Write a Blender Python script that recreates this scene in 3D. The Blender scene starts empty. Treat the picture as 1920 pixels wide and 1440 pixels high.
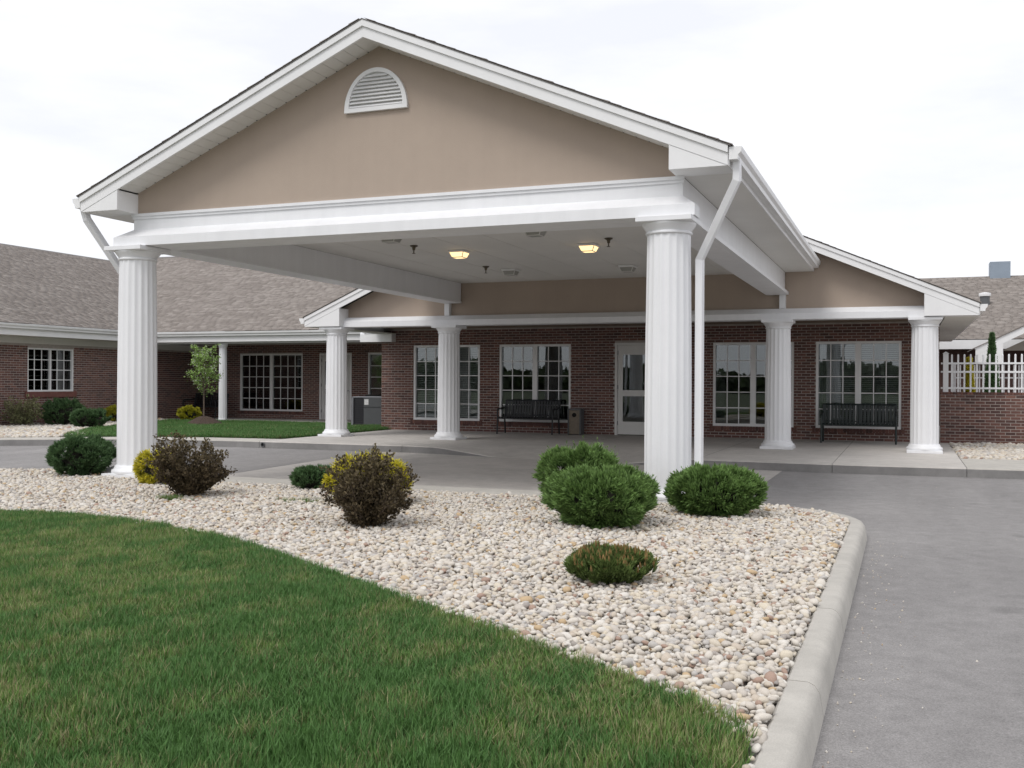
import bpy, bmesh, math, random
import numpy as np
from mathutils import Vector, Matrix, Euler
random.seed(7); RNG = np.random.default_rng(11)
R = math.radians
S = bpy.context.scene
# ---------------------------------------------------------------- camera
CAMP = np.array([9.7035, -11.1529, 1.3057])
CR = np.array([0.93180503, 0.36292066, 0.00529014]); CU = np.array([-0.00543634, -0.00061847, 0.99998503]); CF = np.array([-0.3629185, 0.93181984, -0.00139666])
cam = bpy.data.objects.new('camera', bpy.data.cameras.new('camera')); S.collection.objects.link(cam)
cam.matrix_world = Matrix(((CR[0], CU[0], -CF[0], CAMP[0]), (CR[1], CU[1], -CF[1], CAMP[1]), (CR[2], CU[2], -CF[2], CAMP[2]), (0, 0, 0, 1)))
cam.data.sensor_width = 36; cam.data.lens = 36 * 1891.2 / 1920; cam.data.clip_end = 2000; cam.data.clip_start = 0.1
S.camera = cam
# ---------------------------------------------------------------- sky, sun, exposure
SUN_EL, SUN_AZ = 54, 200          # azimuth measured clockwise from +Y: behind the camera, a little left
W = bpy.data.worlds.new('World'); S.world = W; W.use_nodes = True
nt = W.node_tree; nt.nodes.clear()
wo = nt.nodes.new('ShaderNodeOutputWorld'); bg = nt.nodes.new('ShaderNodeBackground'); sk = nt.nodes.new('ShaderNodeTexSky')
sk.sky_type = 'NISHITA'; sk.sun_disc = False; sk.sun_elevation = R(SUN_EL); sk.sun_rotation = R(SUN_AZ); sk.air_density = 1.0; sk.dust_density = 2.0
tc = nt.nodes.new('ShaderNodeTexCoord'); mp = nt.nodes.new('ShaderNodeMapping'); mp.inputs['Scale'].default_value = (1.5, 1.5, 5.5); mp.inputs['Location'].default_value = (3.1, .4, .2)
nz = nt.nodes.new('ShaderNodeTexNoise'); nz.inputs['Scale'].default_value = 2.2; nz.inputs['Detail'].default_value = 7; nz.inputs['Roughness'].default_value = .55
rp = nt.nodes.new('ShaderNodeValToRGB'); rp.color_ramp.elements[0].position = .36; rp.color_ramp.elements[0].color = (.80, .80, .80, 1); rp.color_ramp.elements[1].position = .62; rp.color_ramp.elements[1].color = (.97, .97, .97, 1)
mx = nt.nodes.new('ShaderNodeMix'); mx.data_type = 'RGBA'
mx.inputs['B'].default_value = (10.0, 10.05, 10.45, 1)
nt.links.new(tc.outputs['Generated'], mp.inputs[0]); nt.links.new(mp.outputs[0], nz.inputs[0]); nt.links.new(nz.outputs[0], rp.inputs[0])
nt.links.new(rp.outputs[0], mx.inputs['Factor']); nt.links.new(sk.outputs[0], mx.inputs['A']); nt.links.new(mx.outputs['Result'], bg.inputs[0]); nt.links.new(bg.outputs[0], wo.inputs[0])
bg.inputs[1].default_value = 0.1
sun = bpy.data.objects.new('sun', bpy.data.lights.new('sun', 'SUN')); S.collection.objects.link(sun)
sun.data.energy = 1.5; sun.data.angle = R(25); sun.data.color = (1, .975, .94)
sd = Vector((math.sin(R(SUN_AZ)) * math.cos(R(SUN_EL)), math.cos(R(SUN_AZ)) * math.cos(R(SUN_EL)), math.sin(R(SUN_EL))))
sun.rotation_euler = sd.to_track_quat('Z', 'Y').to_euler()
S.view_settings.view_transform = 'Standard'; S.view_settings.look = 'None'; S.view_settings.exposure = 0.14; S.view_settings.gamma = 1; S.view_settings.use_curve_mapping = False

# ---------------------------------------------------------------- helpers
COL = S.collection
WO = {}                                                  # world origin of every object
def tag(o, label=None, cat=None, group=None, kind=None):
    if label: o['label'] = label
    if cat: o['category'] = cat
    if group: o['group'] = group
    if kind: o['kind'] = kind
    return o
def thing(name, loc, label, cat, group=None):
    o = bpy.data.objects.new(name, None); COL.objects.link(o); o.location = loc; o.empty_display_size = .2
    WO[o] = Vector(loc); return tag(o, label, cat, group)
def place(name, me, mat, parent=None, loc=(0, 0, 0), rz=0.0):
    """object from shared mesh data at a world position"""
    o = bpy.data.objects.new(name, me); COL.objects.link(o); loc = Vector(loc); WO[o] = loc
    o.rotation_euler = (0, 0, rz)
    if parent is not None:
        o.parent = parent; o.location = loc - WO[parent]
    else: o.location = loc
    if mat is not None and len(me.materials) == 0: me.materials.append(mat)
    return o
def frame(origin, deg=0.0):                               # wall frame: x along wall, y into the wall, z up
    return Matrix.Translation(origin) @ Matrix.Rotation(R(deg), 4, 'Z')
class MB:
    def __init__(s): s.v = []; s.f = []
    def add(s, v, f):
        n = len(s.v); s.v += [tuple(map(float, p)) for p in v]; s.f += [tuple(i + n for i in q) for q in f]; return s
    def box(s, x0, x1, y0, y1, z0, z1):
        return s.add([(x0, y0, z0), (x1, y0, z0), (x1, y1, z0), (x0, y1, z0), (x0, y0, z1), (x1, y0, z1), (x1, y1, z1), (x0, y1, z1)],
                     [(0, 3, 2, 1), (4, 5, 6, 7), (0, 1, 5, 4), (1, 2, 6, 5), (2, 3, 7, 6), (3, 0, 4, 7)])
    def prism_y(s, poly, y0, y1):                         # poly in (x,z)
        n = len(poly)
        return s.add([(x, y0, z) for x, z in poly] + [(x, y1, z) for x, z in poly],
                     [tuple(range(n)), tuple(range(2 * n - 1, n - 1, -1))] + [(i, i + n, (i + 1) % n + n, (i + 1) % n) for i in range(n)])
    def prism_x(s, poly, x0, x1):                         # poly in (y,z)
        n = len(poly)
        return s.add([(x0, y, z) for y, z in poly] + [(x1, y, z) for y, z in poly],
                     [tuple(range(n)), tuple(range(2 * n - 1, n - 1, -1))] + [(i, i + n, (i + 1) % n + n, (i + 1) % n) for i in range(n)])
    def prism_z(s, poly, z0, z1):
        n = len(poly)
        return s.add([(x, y, z0) for x, y in poly] + [(x, y, z1) for x, y in poly],
                     [tuple(range(n)), tuple(range(2 * n - 1, n - 1, -1))] + [(i, i + n, (i + 1) % n + n, (i + 1) % n) for i in range(n)])
    def lathe(s, prof, n=24, c=(0, 0, 0), cap=True):
        vs = []; fs = []
        for r, z in prof:
            for k in range(n):
                a = 2 * math.pi * k / n; vs.append((c[0] + r * math.cos(a), c[1] + r * math.sin(a), c[2] + z))
        for i in range(len(prof) - 1):
            for k in range(n): fs.append((i * n + k, i * n + (k + 1) % n, (i + 1) * n + (k + 1) % n, (i + 1) * n + k))
        if cap: fs += [tuple(range(n - 1, -1, -1)), tuple(range((len(prof) - 1) * n, len(prof) * n))]
        return s.add(vs, fs)
    def tube(s, path, rad, n=8, cap=True, sq=None):
        """round tube, or rectangular if sq=(w,d)"""
        P = [Vector(p) for p in path]; m = len(P)
        rad = [rad] * m if not hasattr(rad, '__len__') else rad
        vs = []; fs = []; up = None
        for i in range(m):
            t = (P[min(i + 1, m - 1)] - P[max(i - 1, 0)]).normalized()
            if up is None:
                up = Vector((0, 1, 0)) if abs(t.y) < .9 else Vector((1, 0, 0))
            a = t.cross(up).normalized(); b = a.cross(t).normalized(); up = b
            if sq:
                k = 1.0
                if 0 < i < m - 1:
                    c = (P[i] - P[i - 1]).normalized().dot((P[i + 1] - P[i]).normalized()); k = 1 / max(.6, math.sqrt((1 + c) / 2))
                for (u, w) in ((-1, -1), (1, -1), (1, 1), (-1, 1)): vs.append(P[i] + a * u * sq[0] / 2 * k + b * w * sq[1] / 2)
            else:
                for k in range(n):
                    an = 2 * math.pi * k / n; vs.append(P[i] + (a * math.cos(an) + b * math.sin(an)) * rad[i])
        q = 4 if sq else n
        for i in range(m - 1):
            for k in range(q): fs.append((i * q + k, i * q + (k + 1) % q, (i + 1) * q + (k + 1) % q, (i + 1) * q + k))
        if cap: fs += [tuple(range(q - 1, -1, -1)), tuple(range((m - 1) * q, m * q))]
        return s.add(vs, fs)
    def mesh(s, name, M=None, smooth=False):
        me = bpy.data.meshes.new(name)
        v = s.v if M is None else [tuple(M @ Vector(p)) for p in s.v]
        me.from_pydata(v, [], s.f); me.update()
        bm = bmesh.new(); bm.from_mesh(me); bmesh.ops.recalc_face_normals(bm, faces=bm.faces); bm.to_mesh(me); bm.free()
        if smooth:
            me.polygons.foreach_set('use_smooth', [True] * len(me.polygons)); me.set_sharp_from_angle(angle=R(smooth if smooth > 1 else 35))
        return me
    def build(s, name, mat, parent=None, M=None, smooth=False, bevel=0):
        v = np.array(s.v if M is None else [tuple(M @ Vector(p)) for p in s.v])
        c = Vector(((v[:, 0].min() + v[:, 0].max()) / 2, (v[:, 1].min() + v[:, 1].max()) / 2, v[:, 2].min()))
        s2 = MB(); s2.v = [tuple(p) for p in v - np.array(c)]; s2.f = s.f
        me = s2.mesh(name, None, smooth); me.materials.append(mat)
        o = place(name, me, None, parent, c)
        if bevel:
            b = o.modifiers.new('bevel', 'BEVEL'); b.width = bevel; b.segments = 2; b.limit_method = 'ANGLE'; b.angle_limit = R(40)
        return o
def np_mesh(name, v, f, mat, parent=None, attrs=None, loc=None, smooth=False):
    """fast mesh from numpy arrays; f is (N,3) or (N,4)"""
    c = np.array(loc if loc is not None else [0, 0, 0], float)
    v = (v - c).astype(np.float32); k = f.shape[1]
    me = bpy.data.meshes.new(name); me.vertices.add(len(v)); me.vertices.foreach_set('co', v.ravel())
    me.loops.add(f.size); me.loops.foreach_set('vertex_index', f.astype(np.int32).ravel())
    me.polygons.add(len(f)); me.polygons.foreach_set('loop_start', np.arange(0, f.size, k, dtype=np.int32))
    if smooth: me.polygons.foreach_set('use_smooth', np.ones(len(f), bool))
    for n, a in (attrs or {}).items():
        at = me.attributes.new(n, 'FLOAT', 'POINT'); at.data.foreach_set('value', a.astype(np.float32))
    me.update(); me.validate(); me.materials.append(mat)
    return place(name, me, None, parent, Vector(c))
def copy_tree(o, parent=None, loc=None, rz=None):
    c = o.copy(); COL.objects.link(c); c.parent = parent
    WO[c] = Vector(loc) if loc is not None else WO[o]
    if loc is not None: c.location = loc
    if rz is not None: c.rotation_euler = (0, 0, rz)
    for ch in list(o.children): copy_tree(ch, c)
    return c
def px(P):
    d = np.asarray(P, float) - CAMP; z = d @ CF
    return 960 + 1891.2 * (d @ CR) / z, 720 - 1891.2 * (d @ CU) / z, z

# ---------------------------------------------------------------- materials
def nodes(name):
    m = bpy.data.materials.new(name); m.use_nodes = True; t = m.node_tree
    return m, t, t.nodes['Principled BSDF']
def N(t, typ, **kw):
    n = t.nodes.new('ShaderNode' + typ)
    for k, v in kw.items():
        if k in n.inputs: n.inputs[k].default_value = v
        else: setattr(n, k, v)
    return n
def pos_noise(t, scale, detail=4, rough=.6, stretch=(1, 1, 1)):
    g = N(t, 'NewGeometry'); mpn = N(t, 'Mapping'); mpn.inputs['Scale'].default_value = stretch
    n = N(t, 'TexNoise', Scale=scale, Detail=detail, Roughness=rough)
    t.links.new(g.outputs['Position'], mpn.inputs[0]); t.links.new(mpn.outputs[0], n.inputs['Vector']); return n.outputs['Fac']
def ramp(t, fac, stops, interp='LINEAR'):
    r = N(t, 'ValToRGB'); r.color_ramp.interpolation = interp
    e = r.color_ramp.elements
    while len(e) < len(stops): e.new(.5)
    for i, (p, c) in enumerate(stops):
        e[i].position = p; e[i].color = (c, c, c, 1) if not hasattr(c, '__len__') else (*c, 1)
    t.links.new(fac, r.inputs[0]); return r.outputs[0]
def mixc(t, a, b, fac, mode='MIX'):
    m = N(t, 'Mix', data_type='RGBA', blend_type=mode)
    for s, v in (('A', a), ('B', b)):
        if hasattr(v, 'is_linked'): t.links.new(v, m.inputs[s])
        else: m.inputs[s].default_value = (*v, 1)
    if hasattr(fac, 'is_linked'): t.links.new(fac, m.inputs['Factor'])
    else: m.inputs['Factor'].default_value = fac
    return m.outputs['Result']
def bump(t, b, fac, strength, dist=.01):
    n = N(t, 'Bump', Strength=strength, Distance=dist); t.links.new(fac, n.inputs['Height']); t.links.new(n.outputs[0], b.inputs['Normal'])
def islandrand(t):
    g = N(t, 'NewGeometry'); o = N(t, 'ObjectInfo'); a = N(t, 'Math', operation='ADD'); f = N(t, 'Math', operation='FRACT')
    t.links.new(g.outputs['Random Per Island'], a.inputs[0]); t.links.new(o.outputs['Random'], a.inputs[1]); t.links.new(a.outputs[0], f.inputs[0]); return f.outputs[0]
def simple(name, col, rough=.5, var=.08, vscale=2.0, bmp=0, bscale=60, metal=0, stretch=(1, 1, 1), coat=0):
    m, t, b = nodes(name); b.inputs['Roughness'].default_value = rough; b.inputs['Metallic'].default_value = metal
    f = pos_noise(t, vscale, 5, .65, stretch)
    lo = tuple(c * (1 - var) for c in col); hi = tuple(min(1, c * (1 + var)) for c in col)
    t.links.new(ramp(t, f, [(.3, lo), (.7, hi)]), b.inputs['Base Color'])
    if bmp: bump(t, b, pos_noise(t, bscale, 3), bmp)
    return m
def randmat(name, stops, rough=.85, bmp=.3, bscale=90, noise=.15, interp='LINEAR'):
    m, t, b = nodes(name); b.inputs['Roughness'].default_value = rough
    c = ramp(t, islandrand(t), stops, interp)
    f = ramp(t, pos_noise(t, 30, 3), [(.3, 1 - noise), (.7, 1 + noise)])
    t.links.new(mixc(t, c, f, 1.0, 'MULTIPLY'), b.inputs['Base Color'])
    if bmp: bump(t, b, pos_noise(t, bscale, 2), bmp, .004)
    return m
M = {}
M['white'] = simple('white_paint', (.80, .80, .81), .42, .05, .9, .05, 25, stretch=(1, 1, .35))
M['vinyl'] = simple('white_vinyl', (.78, .78, .78), .38, .04, 1.5)
M['ceil'] = simple('ceiling_paint', (.70, .69, .66), .7, .05, .8)
def weathered(name, col, rough, streak, blotch, bmp, bscale):
    m, t, b = nodes(name); b.inputs['Roughness'].default_value = rough
    a = ramp(t, pos_noise(t, 1.0, 5, .6, (5, 5, .35)), [(.3, 1 - streak), (.62, 1.0)]); d = ramp(t, pos_noise(t, 1.1, 6, .65), [(.3, 1 - blotch), (.7, 1 + blotch * .6)]); g = ramp(t, pos_noise(t, 220, 2), [(.3, .96), (.7, 1.03)])
    t.links.new(mixc(t, mixc(t, mixc(t, col, a, 1, 'MULTIPLY'), d, 1, 'MULTIPLY'), g, 1, 'MULTIPLY'), b.inputs['Base Color'])
    bump(t, b, pos_noise(t, bscale, 4, .7), bmp, .004); return m
M['stucco'] = weathered('tan_stucco', (.435, .355, .292), .95, .028, .05, .8, 110)
M['white'] = weathered('white_paint', (.80, .805, .82), .45, .055, .035, .04, 30)
M['mortar'] = simple('mortar', (.40, .36, .33), .95, .15, 8, .4, 120)
M['brick'] = randmat('brick', [(0, (.085, .047, .042)), (.3, (.128, .066, .056)), (.7, (.160, .078, .064)), (1, (.20, .100, .078))], .88, .4, 130, .2)
M['concrete'] = None; M['asphalt'] = None
def concrete(name, col, joints=False, stain=.35):
    m, t, b = nodes(name); b.inputs['Roughness'].default_value = .9
    big = ramp(t, pos_noise(t, .55, 6, .7), [(.3, 1 - stain), (.62, 1.0)])
    med = ramp(t, pos_noise(t, 4, 6, .7), [(.3, .86), (.7, 1.08)])
    fin = ramp(t, pos_noise(t, 160, 2, .5), [(.3, .9), (.7, 1.08)])
    c = mixc(t, mixc(t, mixc(t, col, big, 1, 'MULTIPLY'), med, 1, 'MULTIPLY'), fin, 1, 'MULTIPLY')
    t.links.new(c, b.inputs['Base Color']); bump(t, b, pos_noise(t, 120, 3), .25, .004); return m
M['concrete'] = concrete('concrete', (.54, .51, .475), stain=.22)
M['kerb'] = concrete('kerb_concrete', (.475, .452, .41), stain=.16)
M['kerbface'] = concrete('dark_kerb_face', (.27, .262, .255), stain=.3)  # darker concrete tone for the upright front faces
M['apron'] = concrete('apron_concrete', (.49, .46, .43), stain=.2)
def asphalt():
    m, t, b = nodes('asphalt'); b.inputs['Roughness'].default_value = .93
    big = ramp(t, pos_noise(t, .35, 5, .65), [(.3, (.212, .203, .199)), (.7, (.268, .257, .251))])
    streak = ramp(t, pos_noise(t, .9, 4, .6, (1, .12, 1)), [(.35, .88), (.65, 1.08)])
    med = ramp(t, pos_noise(t, 6, 6, .75), [(.3, .84), (.7, 1.12)])
    agg = ramp(t, pos_noise(t, 150, 3, .7), [(.28, .62), (.5, 1.0), (.72, 1.4)])
    c = mixc(t, mixc(t, mixc(t, big, streak, 1, 'MULTIPLY'), med, 1, 'MULTIPLY'), agg, 1, 'MULTIPLY')
    vo = N(t, 'TexVoronoi', Scale=42.0, feature='F1'); gp = N(t, 'NewGeometry'); t.links.new(gp.outputs['Position'], vo.inputs['Vector'])
    c = mixc(t, c, ramp(t, vo.outputs['Color'], [(.0, .55), (.12, 1.0), (.90, 1.0), (.97, 1.55)]), ramp(t, vo.outputs['Distance'], [(.18, .8), (.32, 0.0)]), 'MULTIPLY')
    oil = ramp(t, pos_noise(t, 1.9, 3, .5), [(.66, 1.0), (.78, .78)]); c = mixc(t, c, oil, 1, 'MULTIPLY')
    t.links.new(c, b.inputs['Base Color']); bump(t, b, pos_noise(t, 170, 3), .5, .006); return m
M['asphalt'] = asphalt()
M['soil'] = simple('lawn_soil', (.05, .065, .025), 1, .3, 3, .3, 40)
M['gravelbase'] = simple('gravel_bed', (.30, .28, .25), 1, .3, 25, .5, 60)
M['mulch'] = simple('mulch', (.06, .04, .03), 1, .4, 30, .9, 50)
M['stone'] = None
def stone():
    m, t, b = nodes('river_stone'); b.inputs['Roughness'].default_value = .92; b.inputs['Specular IOR Level'].default_value = .25
    o = N(t, 'ObjectInfo')
    c = ramp(t, o.outputs['Random'], [(0, (.58, .53, .465)), (.14, (.63, .585, .52)), (.3, (.53, .485, .43)), (.42, (.65, .615, .56)), (.56, (.58, .52, .43)), (.66, (.475, .45, .42)), (.76, (.61, .545, .44)), (.84, (.53, .46, .38)), (.90, (.37, .335, .305)), (.94, (.50, .375, .235)), (.97, (.38, .27, .215))], 'CONSTANT')
    n = N(t, 'TexNoise', Scale=30, Detail=4); tcx = N(t, 'TexCoord'); t.links.new(tcx.outputs['Object'], n.inputs['Vector'])
    f = ramp(t, n.outputs['Fac'], [(.25, .74), (.75, 1.14)])
    t.links.new(mixc(t, c, f, 1, 'MULTIPLY'), b.inputs['Base Color']); return m
M['stone'] = stone()
M['shingle'] = randmat('roof_shingle', [(0, (.205, .180, .162)), (.4, (.242, .214, .194)), (.75, (.265, .236, .214)), (1, (.31, .278, .254))], .95, .4, 200, .12)
M['roofdeck'] = simple('roof_edge', (.17, .16, .152), .95, .15, 4)
M['darkmetal'] = simple('black_metal', (.012, .014, .016), .45, .2, 8)
M['greenmetal'] = simple('dark_green_metal', (.010, .018, .017), .4, .2, 8)
M['inside'] = simple('room_wall', (.34, .31, .27), .95, .1, 1)
M['porchceil'] = simple('light_damping_ceiling', (.20, .15, .11), .7, .15, 3, stretch=(1, 8, 1))  # unseen porch ceilings, coloured dark brown to cut bounced light on the brick
M['curtain'] = simple('curtain', (.55, .54, .53), .95, .1, 5)
M['blind'] = simple('blind_slat', (.74, .71, .64), .6, .05, 5)
M['doorpaint'] = simple('door_paint', (.62, .61, .60), .45, .04, 2)
M['dooralu'] = simple('door_aluminium', (.68, .67, .65), .45, .04, 2)
M['grey'] = simple('grey_metal', (.22, .225, .24), .5, .08, 3)
M['greydk'] = simple('dark_grey_panel', (.10, .105, .11), .5, .08, 3)
M['louvre'] = simple('dark_louvre', (.035, .035, .04), .6, .1, 3)
M['tan'] = simple('tan_panel', (.20, .165, .125), .7, .15, 20)
M['bluegrey'] = simple('blue_grey_metal', (.25, .30, .36), .55, .06, 2)
M['black'] = simple('black_hole', (.008, .008, .008), .9, .1, 2)
M['bronze'] = simple('sprinkler_brass', (.12, .10, .07), .4, .1, 10, metal=.6)
M['label'] = simple('printed_label', (.75, .75, .75), .6, .35, 60)
M['bark'] = simple('bark', (.12, .09, .07), .95, .3, 40, .5, 80)
M['trim'] = simple('sill_brick', (.17, .07, .058), .9, .2, 12)
M['redcloth'] = simple('red_cloth', (.45, .05, .06), .9, .1, 10)
def glass():
    m = bpy.data.materials.new('window_glass'); m.use_nodes = True; t = m.node_tree; t.nodes.clear()
    o = N(t, 'OutputMaterial'); mixs = N(t, 'MixShader'); tr = N(t, 'BsdfTransparent'); gl = N(t, 'BsdfGlossy'); fr = N(t, 'Fresnel', IOR=1.85)
    tr.inputs[0].default_value = (.72, .76, .76, 1); gl.inputs['Color'].default_value = (.95, .98, 1, 1); gl.inputs['Roughness'].default_value = .008
    g = N(t, 'NewGeometry'); nn = N(t, 'TexNoise', Scale=1.3, Detail=1); bp = N(t, 'Bump', Strength=.06, Distance=.02)
    t.links.new(g.outputs['Position'], nn.inputs['Vector']); t.links.new(nn.outputs['Fac'], bp.inputs['Height']); t.links.new(bp.outputs[0], gl.inputs['Normal'])
    t.links.new(fr.outputs[0], mixs.inputs[0]); t.links.new(tr.outputs[0], mixs.inputs[1]); t.links.new(gl.outputs[0], mixs.inputs[2]); t.links.new(mixs.outputs[0], o.inputs[0]); return m
M['glass'] = glass()
def emit(name, col, st):
    m, t, b = nodes(name); b.inputs['Base Color'].default_value = (*col, 1); b.inputs['Emission Color'].default_value = (*col, 1); b.inputs['Emission Strength'].default_value = st; return m
M['lit'] = emit('lit_lens', (1.0, .70, .34), 1.5); M['bulb'] = emit('bulb', (1, .8, .45), 9)
M['lens'] = simple('unlit_lens', (.33, .33, .30), .3, .05, 3)
def leafmat(name, base, tip, var=.35, rough=.6, trans=.15, dry=None):
    m, t, b = nodes(name); b.inputs['Roughness'].default_value = rough
    at = N(t, 'Attribute', attribute_name='tip'); sh = N(t, 'Attribute', attribute_name='shade')
    c = mixc(t, base, tip, at.outputs['Fac'])
    v = ramp(t, sh.outputs['Fac'], [(0, 1 - var), (1, 1 + var)])
    c = mixc(t, c, v, 1, 'MULTIPLY'); t.links.new(c, b.inputs['Base Color'])
    b.inputs['Specular IOR Level'].default_value = .25
    tl = N(t, 'BsdfTranslucent'); ms = N(t, 'MixShader'); ms.inputs[0].default_value = trans
    t.links.new(c, tl.inputs[0]); t.links.new(b.outputs[0], ms.inputs[1]); t.links.new(tl.outputs[0], ms.inputs[2]); t.links.new(ms.outputs[0], t.nodes['Material Output'].inputs[0]); return m
M['juniper'] = leafmat('juniper_foliage', (.038, .082, .026), (.185, .300, .085))
M['juniper_dk'] = leafmat('dark_juniper_foliage', (.032, .066, .030), (.110, .195, .078))
M['gold'] = leafmat('gold_foliage', (.12, .16, .02), (.70, .60, .05))
M['lime'] = leafmat('lime_foliage', (.16, .17, .02), (.50, .47, .04))
M['brown'] = leafmat('purple_brown_leaf', (.070, .050, .032), (.155, .130, .058), .5)
M['mugo'] = leafmat('pine_needle', (.045, .075, .022), (.15, .21, .06))
M['candle'] = leafmat('pine_candle', (.20, .135, .055), (.33, .215, .09))
M['treeleaf'] = leafmat('young_tree_leaf', (.16, .28, .07), (.36, .50, .15), .4, trans=.3)
M['blossom'] = leafmat('white_blossom', (.6, .6, .52), (.75, .75, .7), .15, trans=.3)
M['pale'] = leafmat('pale_shrub_leaf', (.15, .17, .08), (.38, .36, .20), .4)
M['deadleaf'] = leafmat('dead_leaf', (.16, .10, .06), (.26, .17, .09), .4)
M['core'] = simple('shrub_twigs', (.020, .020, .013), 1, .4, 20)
M['farwood'] = leafmat('far_wood_leaf', (.030, .045, .018), (.06, .085, .03), .4)
def grassmat():
    m, t, b = nodes('grass_blade'); b.inputs['Roughness'].default_value = .55; b.inputs['Specular IOR Level'].default_value = .3
    at = N(t, 'Attribute', attribute_name='tip'); sh = N(t, 'Attribute', attribute_name='shade'); ti = N(t, 'Attribute', attribute_type='INSTANCER', attribute_name='tint')
    g = mixc(t, (.056, .108, .020), (.158, .270, .062), at.outputs['Fac'])
    g2 = mixc(t, (.042, .092, .024), (.102, .218, .058), at.outputs['Fac'])
    g = mixc(t, g, g2, ramp(t, ti.outputs['Fac'], [(.25, 1.0), (.5, 0.0)]))
    d = mixc(t, (.16, .145, .065), (.45, .415, .22), at.outputs['Fac'])
    th = N(t, 'Math', operation='SUBTRACT'); t.links.new(ti.outputs['Fac'], th.inputs[0]); t.links.new(sh.outputs['Fac'], th.inputs[1])
    fac = ramp(t, th.outputs[0], [(0.0, 0.0), (.12, 1.0)])
    c = mixc(t, g, d, fac); v = ramp(t, sh.outputs['Fac'], [(0, .75), (1, 1.3)]); c = mixc(t, c, v, 1, 'MULTIPLY')
    t.links.new(c, b.inputs['Base Color'])
    tl = N(t, 'BsdfTranslucent'); ms = N(t, 'MixShader'); ms.inputs[0].default_value = .25
    t.links.new(c, tl.inputs[0]); t.links.new(b.outputs[0], ms.inputs[1]); t.links.new(tl.outputs[0], ms.inputs[2]); t.links.new(ms.outputs[0], t.nodes['Material Output'].inputs[0]); return m
M['grass'] = grassmat()

# ---------------------------------------------------------------- ground, road, kerbs
def sheet(name, poly, z, mat, parent=None, kind='structure'):
    b = MB(); b.add([(x, y, z) for x, y in poly], [tuple(range(len(poly)))]); o = b.build(name, mat, parent)
    me = o.data
    if me.polygons[0].normal.z < 0:
        me.flip_normals()
    if kind: o['kind'] = kind
    return o
sheet('ground', [(-400, -400), (400, -400), (400, 400), (-400, 400)], -.17, M['soil'])
sheet('road', [(-60, -26), (60, -26), (60, 9), (-60, 9)], -.15, M['asphalt'])
sheet('apron', [(.02, .25), (7.80, .25), (7.80, 8.4), (-.45, 8.4), (-.4, 5.6)], -.146, M['apron'])
LAWN_EDGE = [(-9, -6.2), (-5, -4.9), (-2, -4.1), (0, -3.85), (1.444, -3.74), (2.33, -3.66), (3.557, -3.95), (4.743, -4.41), (5.947, -5.14), (6.927, -5.80), (7.617, -6.22), (8.189, -6.60), (8.644, -6.87), (8.914, -7.07), (9.114, -7.27), (9.20, -7.46)]
ARC = [(8.25 + .97 * math.cos(a), -1.1 + .97 * math.sin(a)) for a in np.linspace(0, math.pi / 2, 12)]
bed = [(9.23, -15)] + ARC + [(7.9, .28), (-.7, .30), (-2.2, -.1), (-6, -1.0), (-12, -3.5), (-12, -15)]
sheet('gravel_bed', bed, -.03, M['gravelbase'])
sheet('lawn', LAWN_EDGE + [(9.226, -15), (-12, -15), (-12, -7.5)], -.004, M['soil'])
# island kerb: a swept section cut into cast segments
def kerb(path, name, width=.14, top=0.0, bottom=-.20, seg=1.55, gap=.007, first=0.35, label=None):
    root = bpy.data.objects.new(name, None); COL.objects.link(root); root['kind'] = 'structure'; WO[root] = Vector((path[0][0], path[0][1], 0)); root.location = WO[root]
    P = [np.array(p, float) for p in path]
    L = [0.0]
    for a, b in zip(P, P[1:]): L.append(L[-1] + np.linalg.norm(b - a))
    def at(s):
        i = max(0, min(len(P) - 2, int(np.searchsorted(L, s) - 1))); f = (s - L[i]) / max(1e-9, L[i + 1] - L[i]); return P[i] + (P[i + 1] - P[i]) * f
    s = 0.0; n = first * seg
    prof = [(-width / 2, bottom), (-width / 2, top - .012), (-width / 2 + .012, top), (width / 2 - .045, top), (width / 2 - .018, top - .012), (width / 2 + .005, top - .045), (width / 2 + .03, bottom)]
    while s < L[-1] - .05:
        e = min(L[-1], s + n); k = max(2, int((e - s) / .12)); vs = []; fs = []
        for j in range(k + 1):
            t_ = s + (e - s - gap) * j / k; p = at(t_); d = at(min(L[-1], t_ + .02)) - at(max(0, t_ - .02)); d /= np.linalg.norm(d); o_ = np.array([d[1], -d[0]])
            jz = RNG.normal(0, .0006)
            for (w, z) in prof: vs.append((p[0] + o_[0] * w, p[1] + o_[1] * w, z + (jz if z > bottom else 0)))
        q = len(prof)
        for j in range(k):
            for i in range(q - 1): fs.append((j * q + i, j * q + i + 1, (j + 1) * q + i + 1, (j + 1) * q + i))
        fs += [tuple(range(q - 1, -1, -1)), tuple(range(k * q, (k + 1) * q))]
        b = MB(); b.add(vs, fs); b.build('kerb_segment', M['kerb'], root, smooth=40); s = e; n = seg
    return root
kp = [(9.29, y) for y in np.arange(-14.85, -1.1, .25)] + [(8.25 + 1.04 * math.cos(a), -1.1 + 1.04 * math.sin(a)) for a in np.linspace(0, math.pi / 2, 16)]
kp = kp[::-1]     # outer side (road) must be to the right of travel: flip section instead
kerb(kp[::-1], 'island_kerb')
b = MB(); b.box(.45, 8.245, -.42, .31, -.2, 0.004); o = b.build('column_pad', M['kerb'], None, bevel=.02); o['kind'] = 'structure'
b = MB(); b.add([(-.72, .16, -.2), (.445, .16, -.2), (.445, .31, -.2), (-.72, .31, -.2), (-.72, .16, -.0), (.445, .16, 0), (.445, .31, 0), (-.72, .31, 0)], [(4, 5, 6, 7), (0, 1, 5, 4), (1, 2, 6, 5), (2, 3, 7, 6), (3, 0, 4, 7)]); o = b.build('bed_kerb', M['kerb']); o['kind'] = 'structure'
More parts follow.
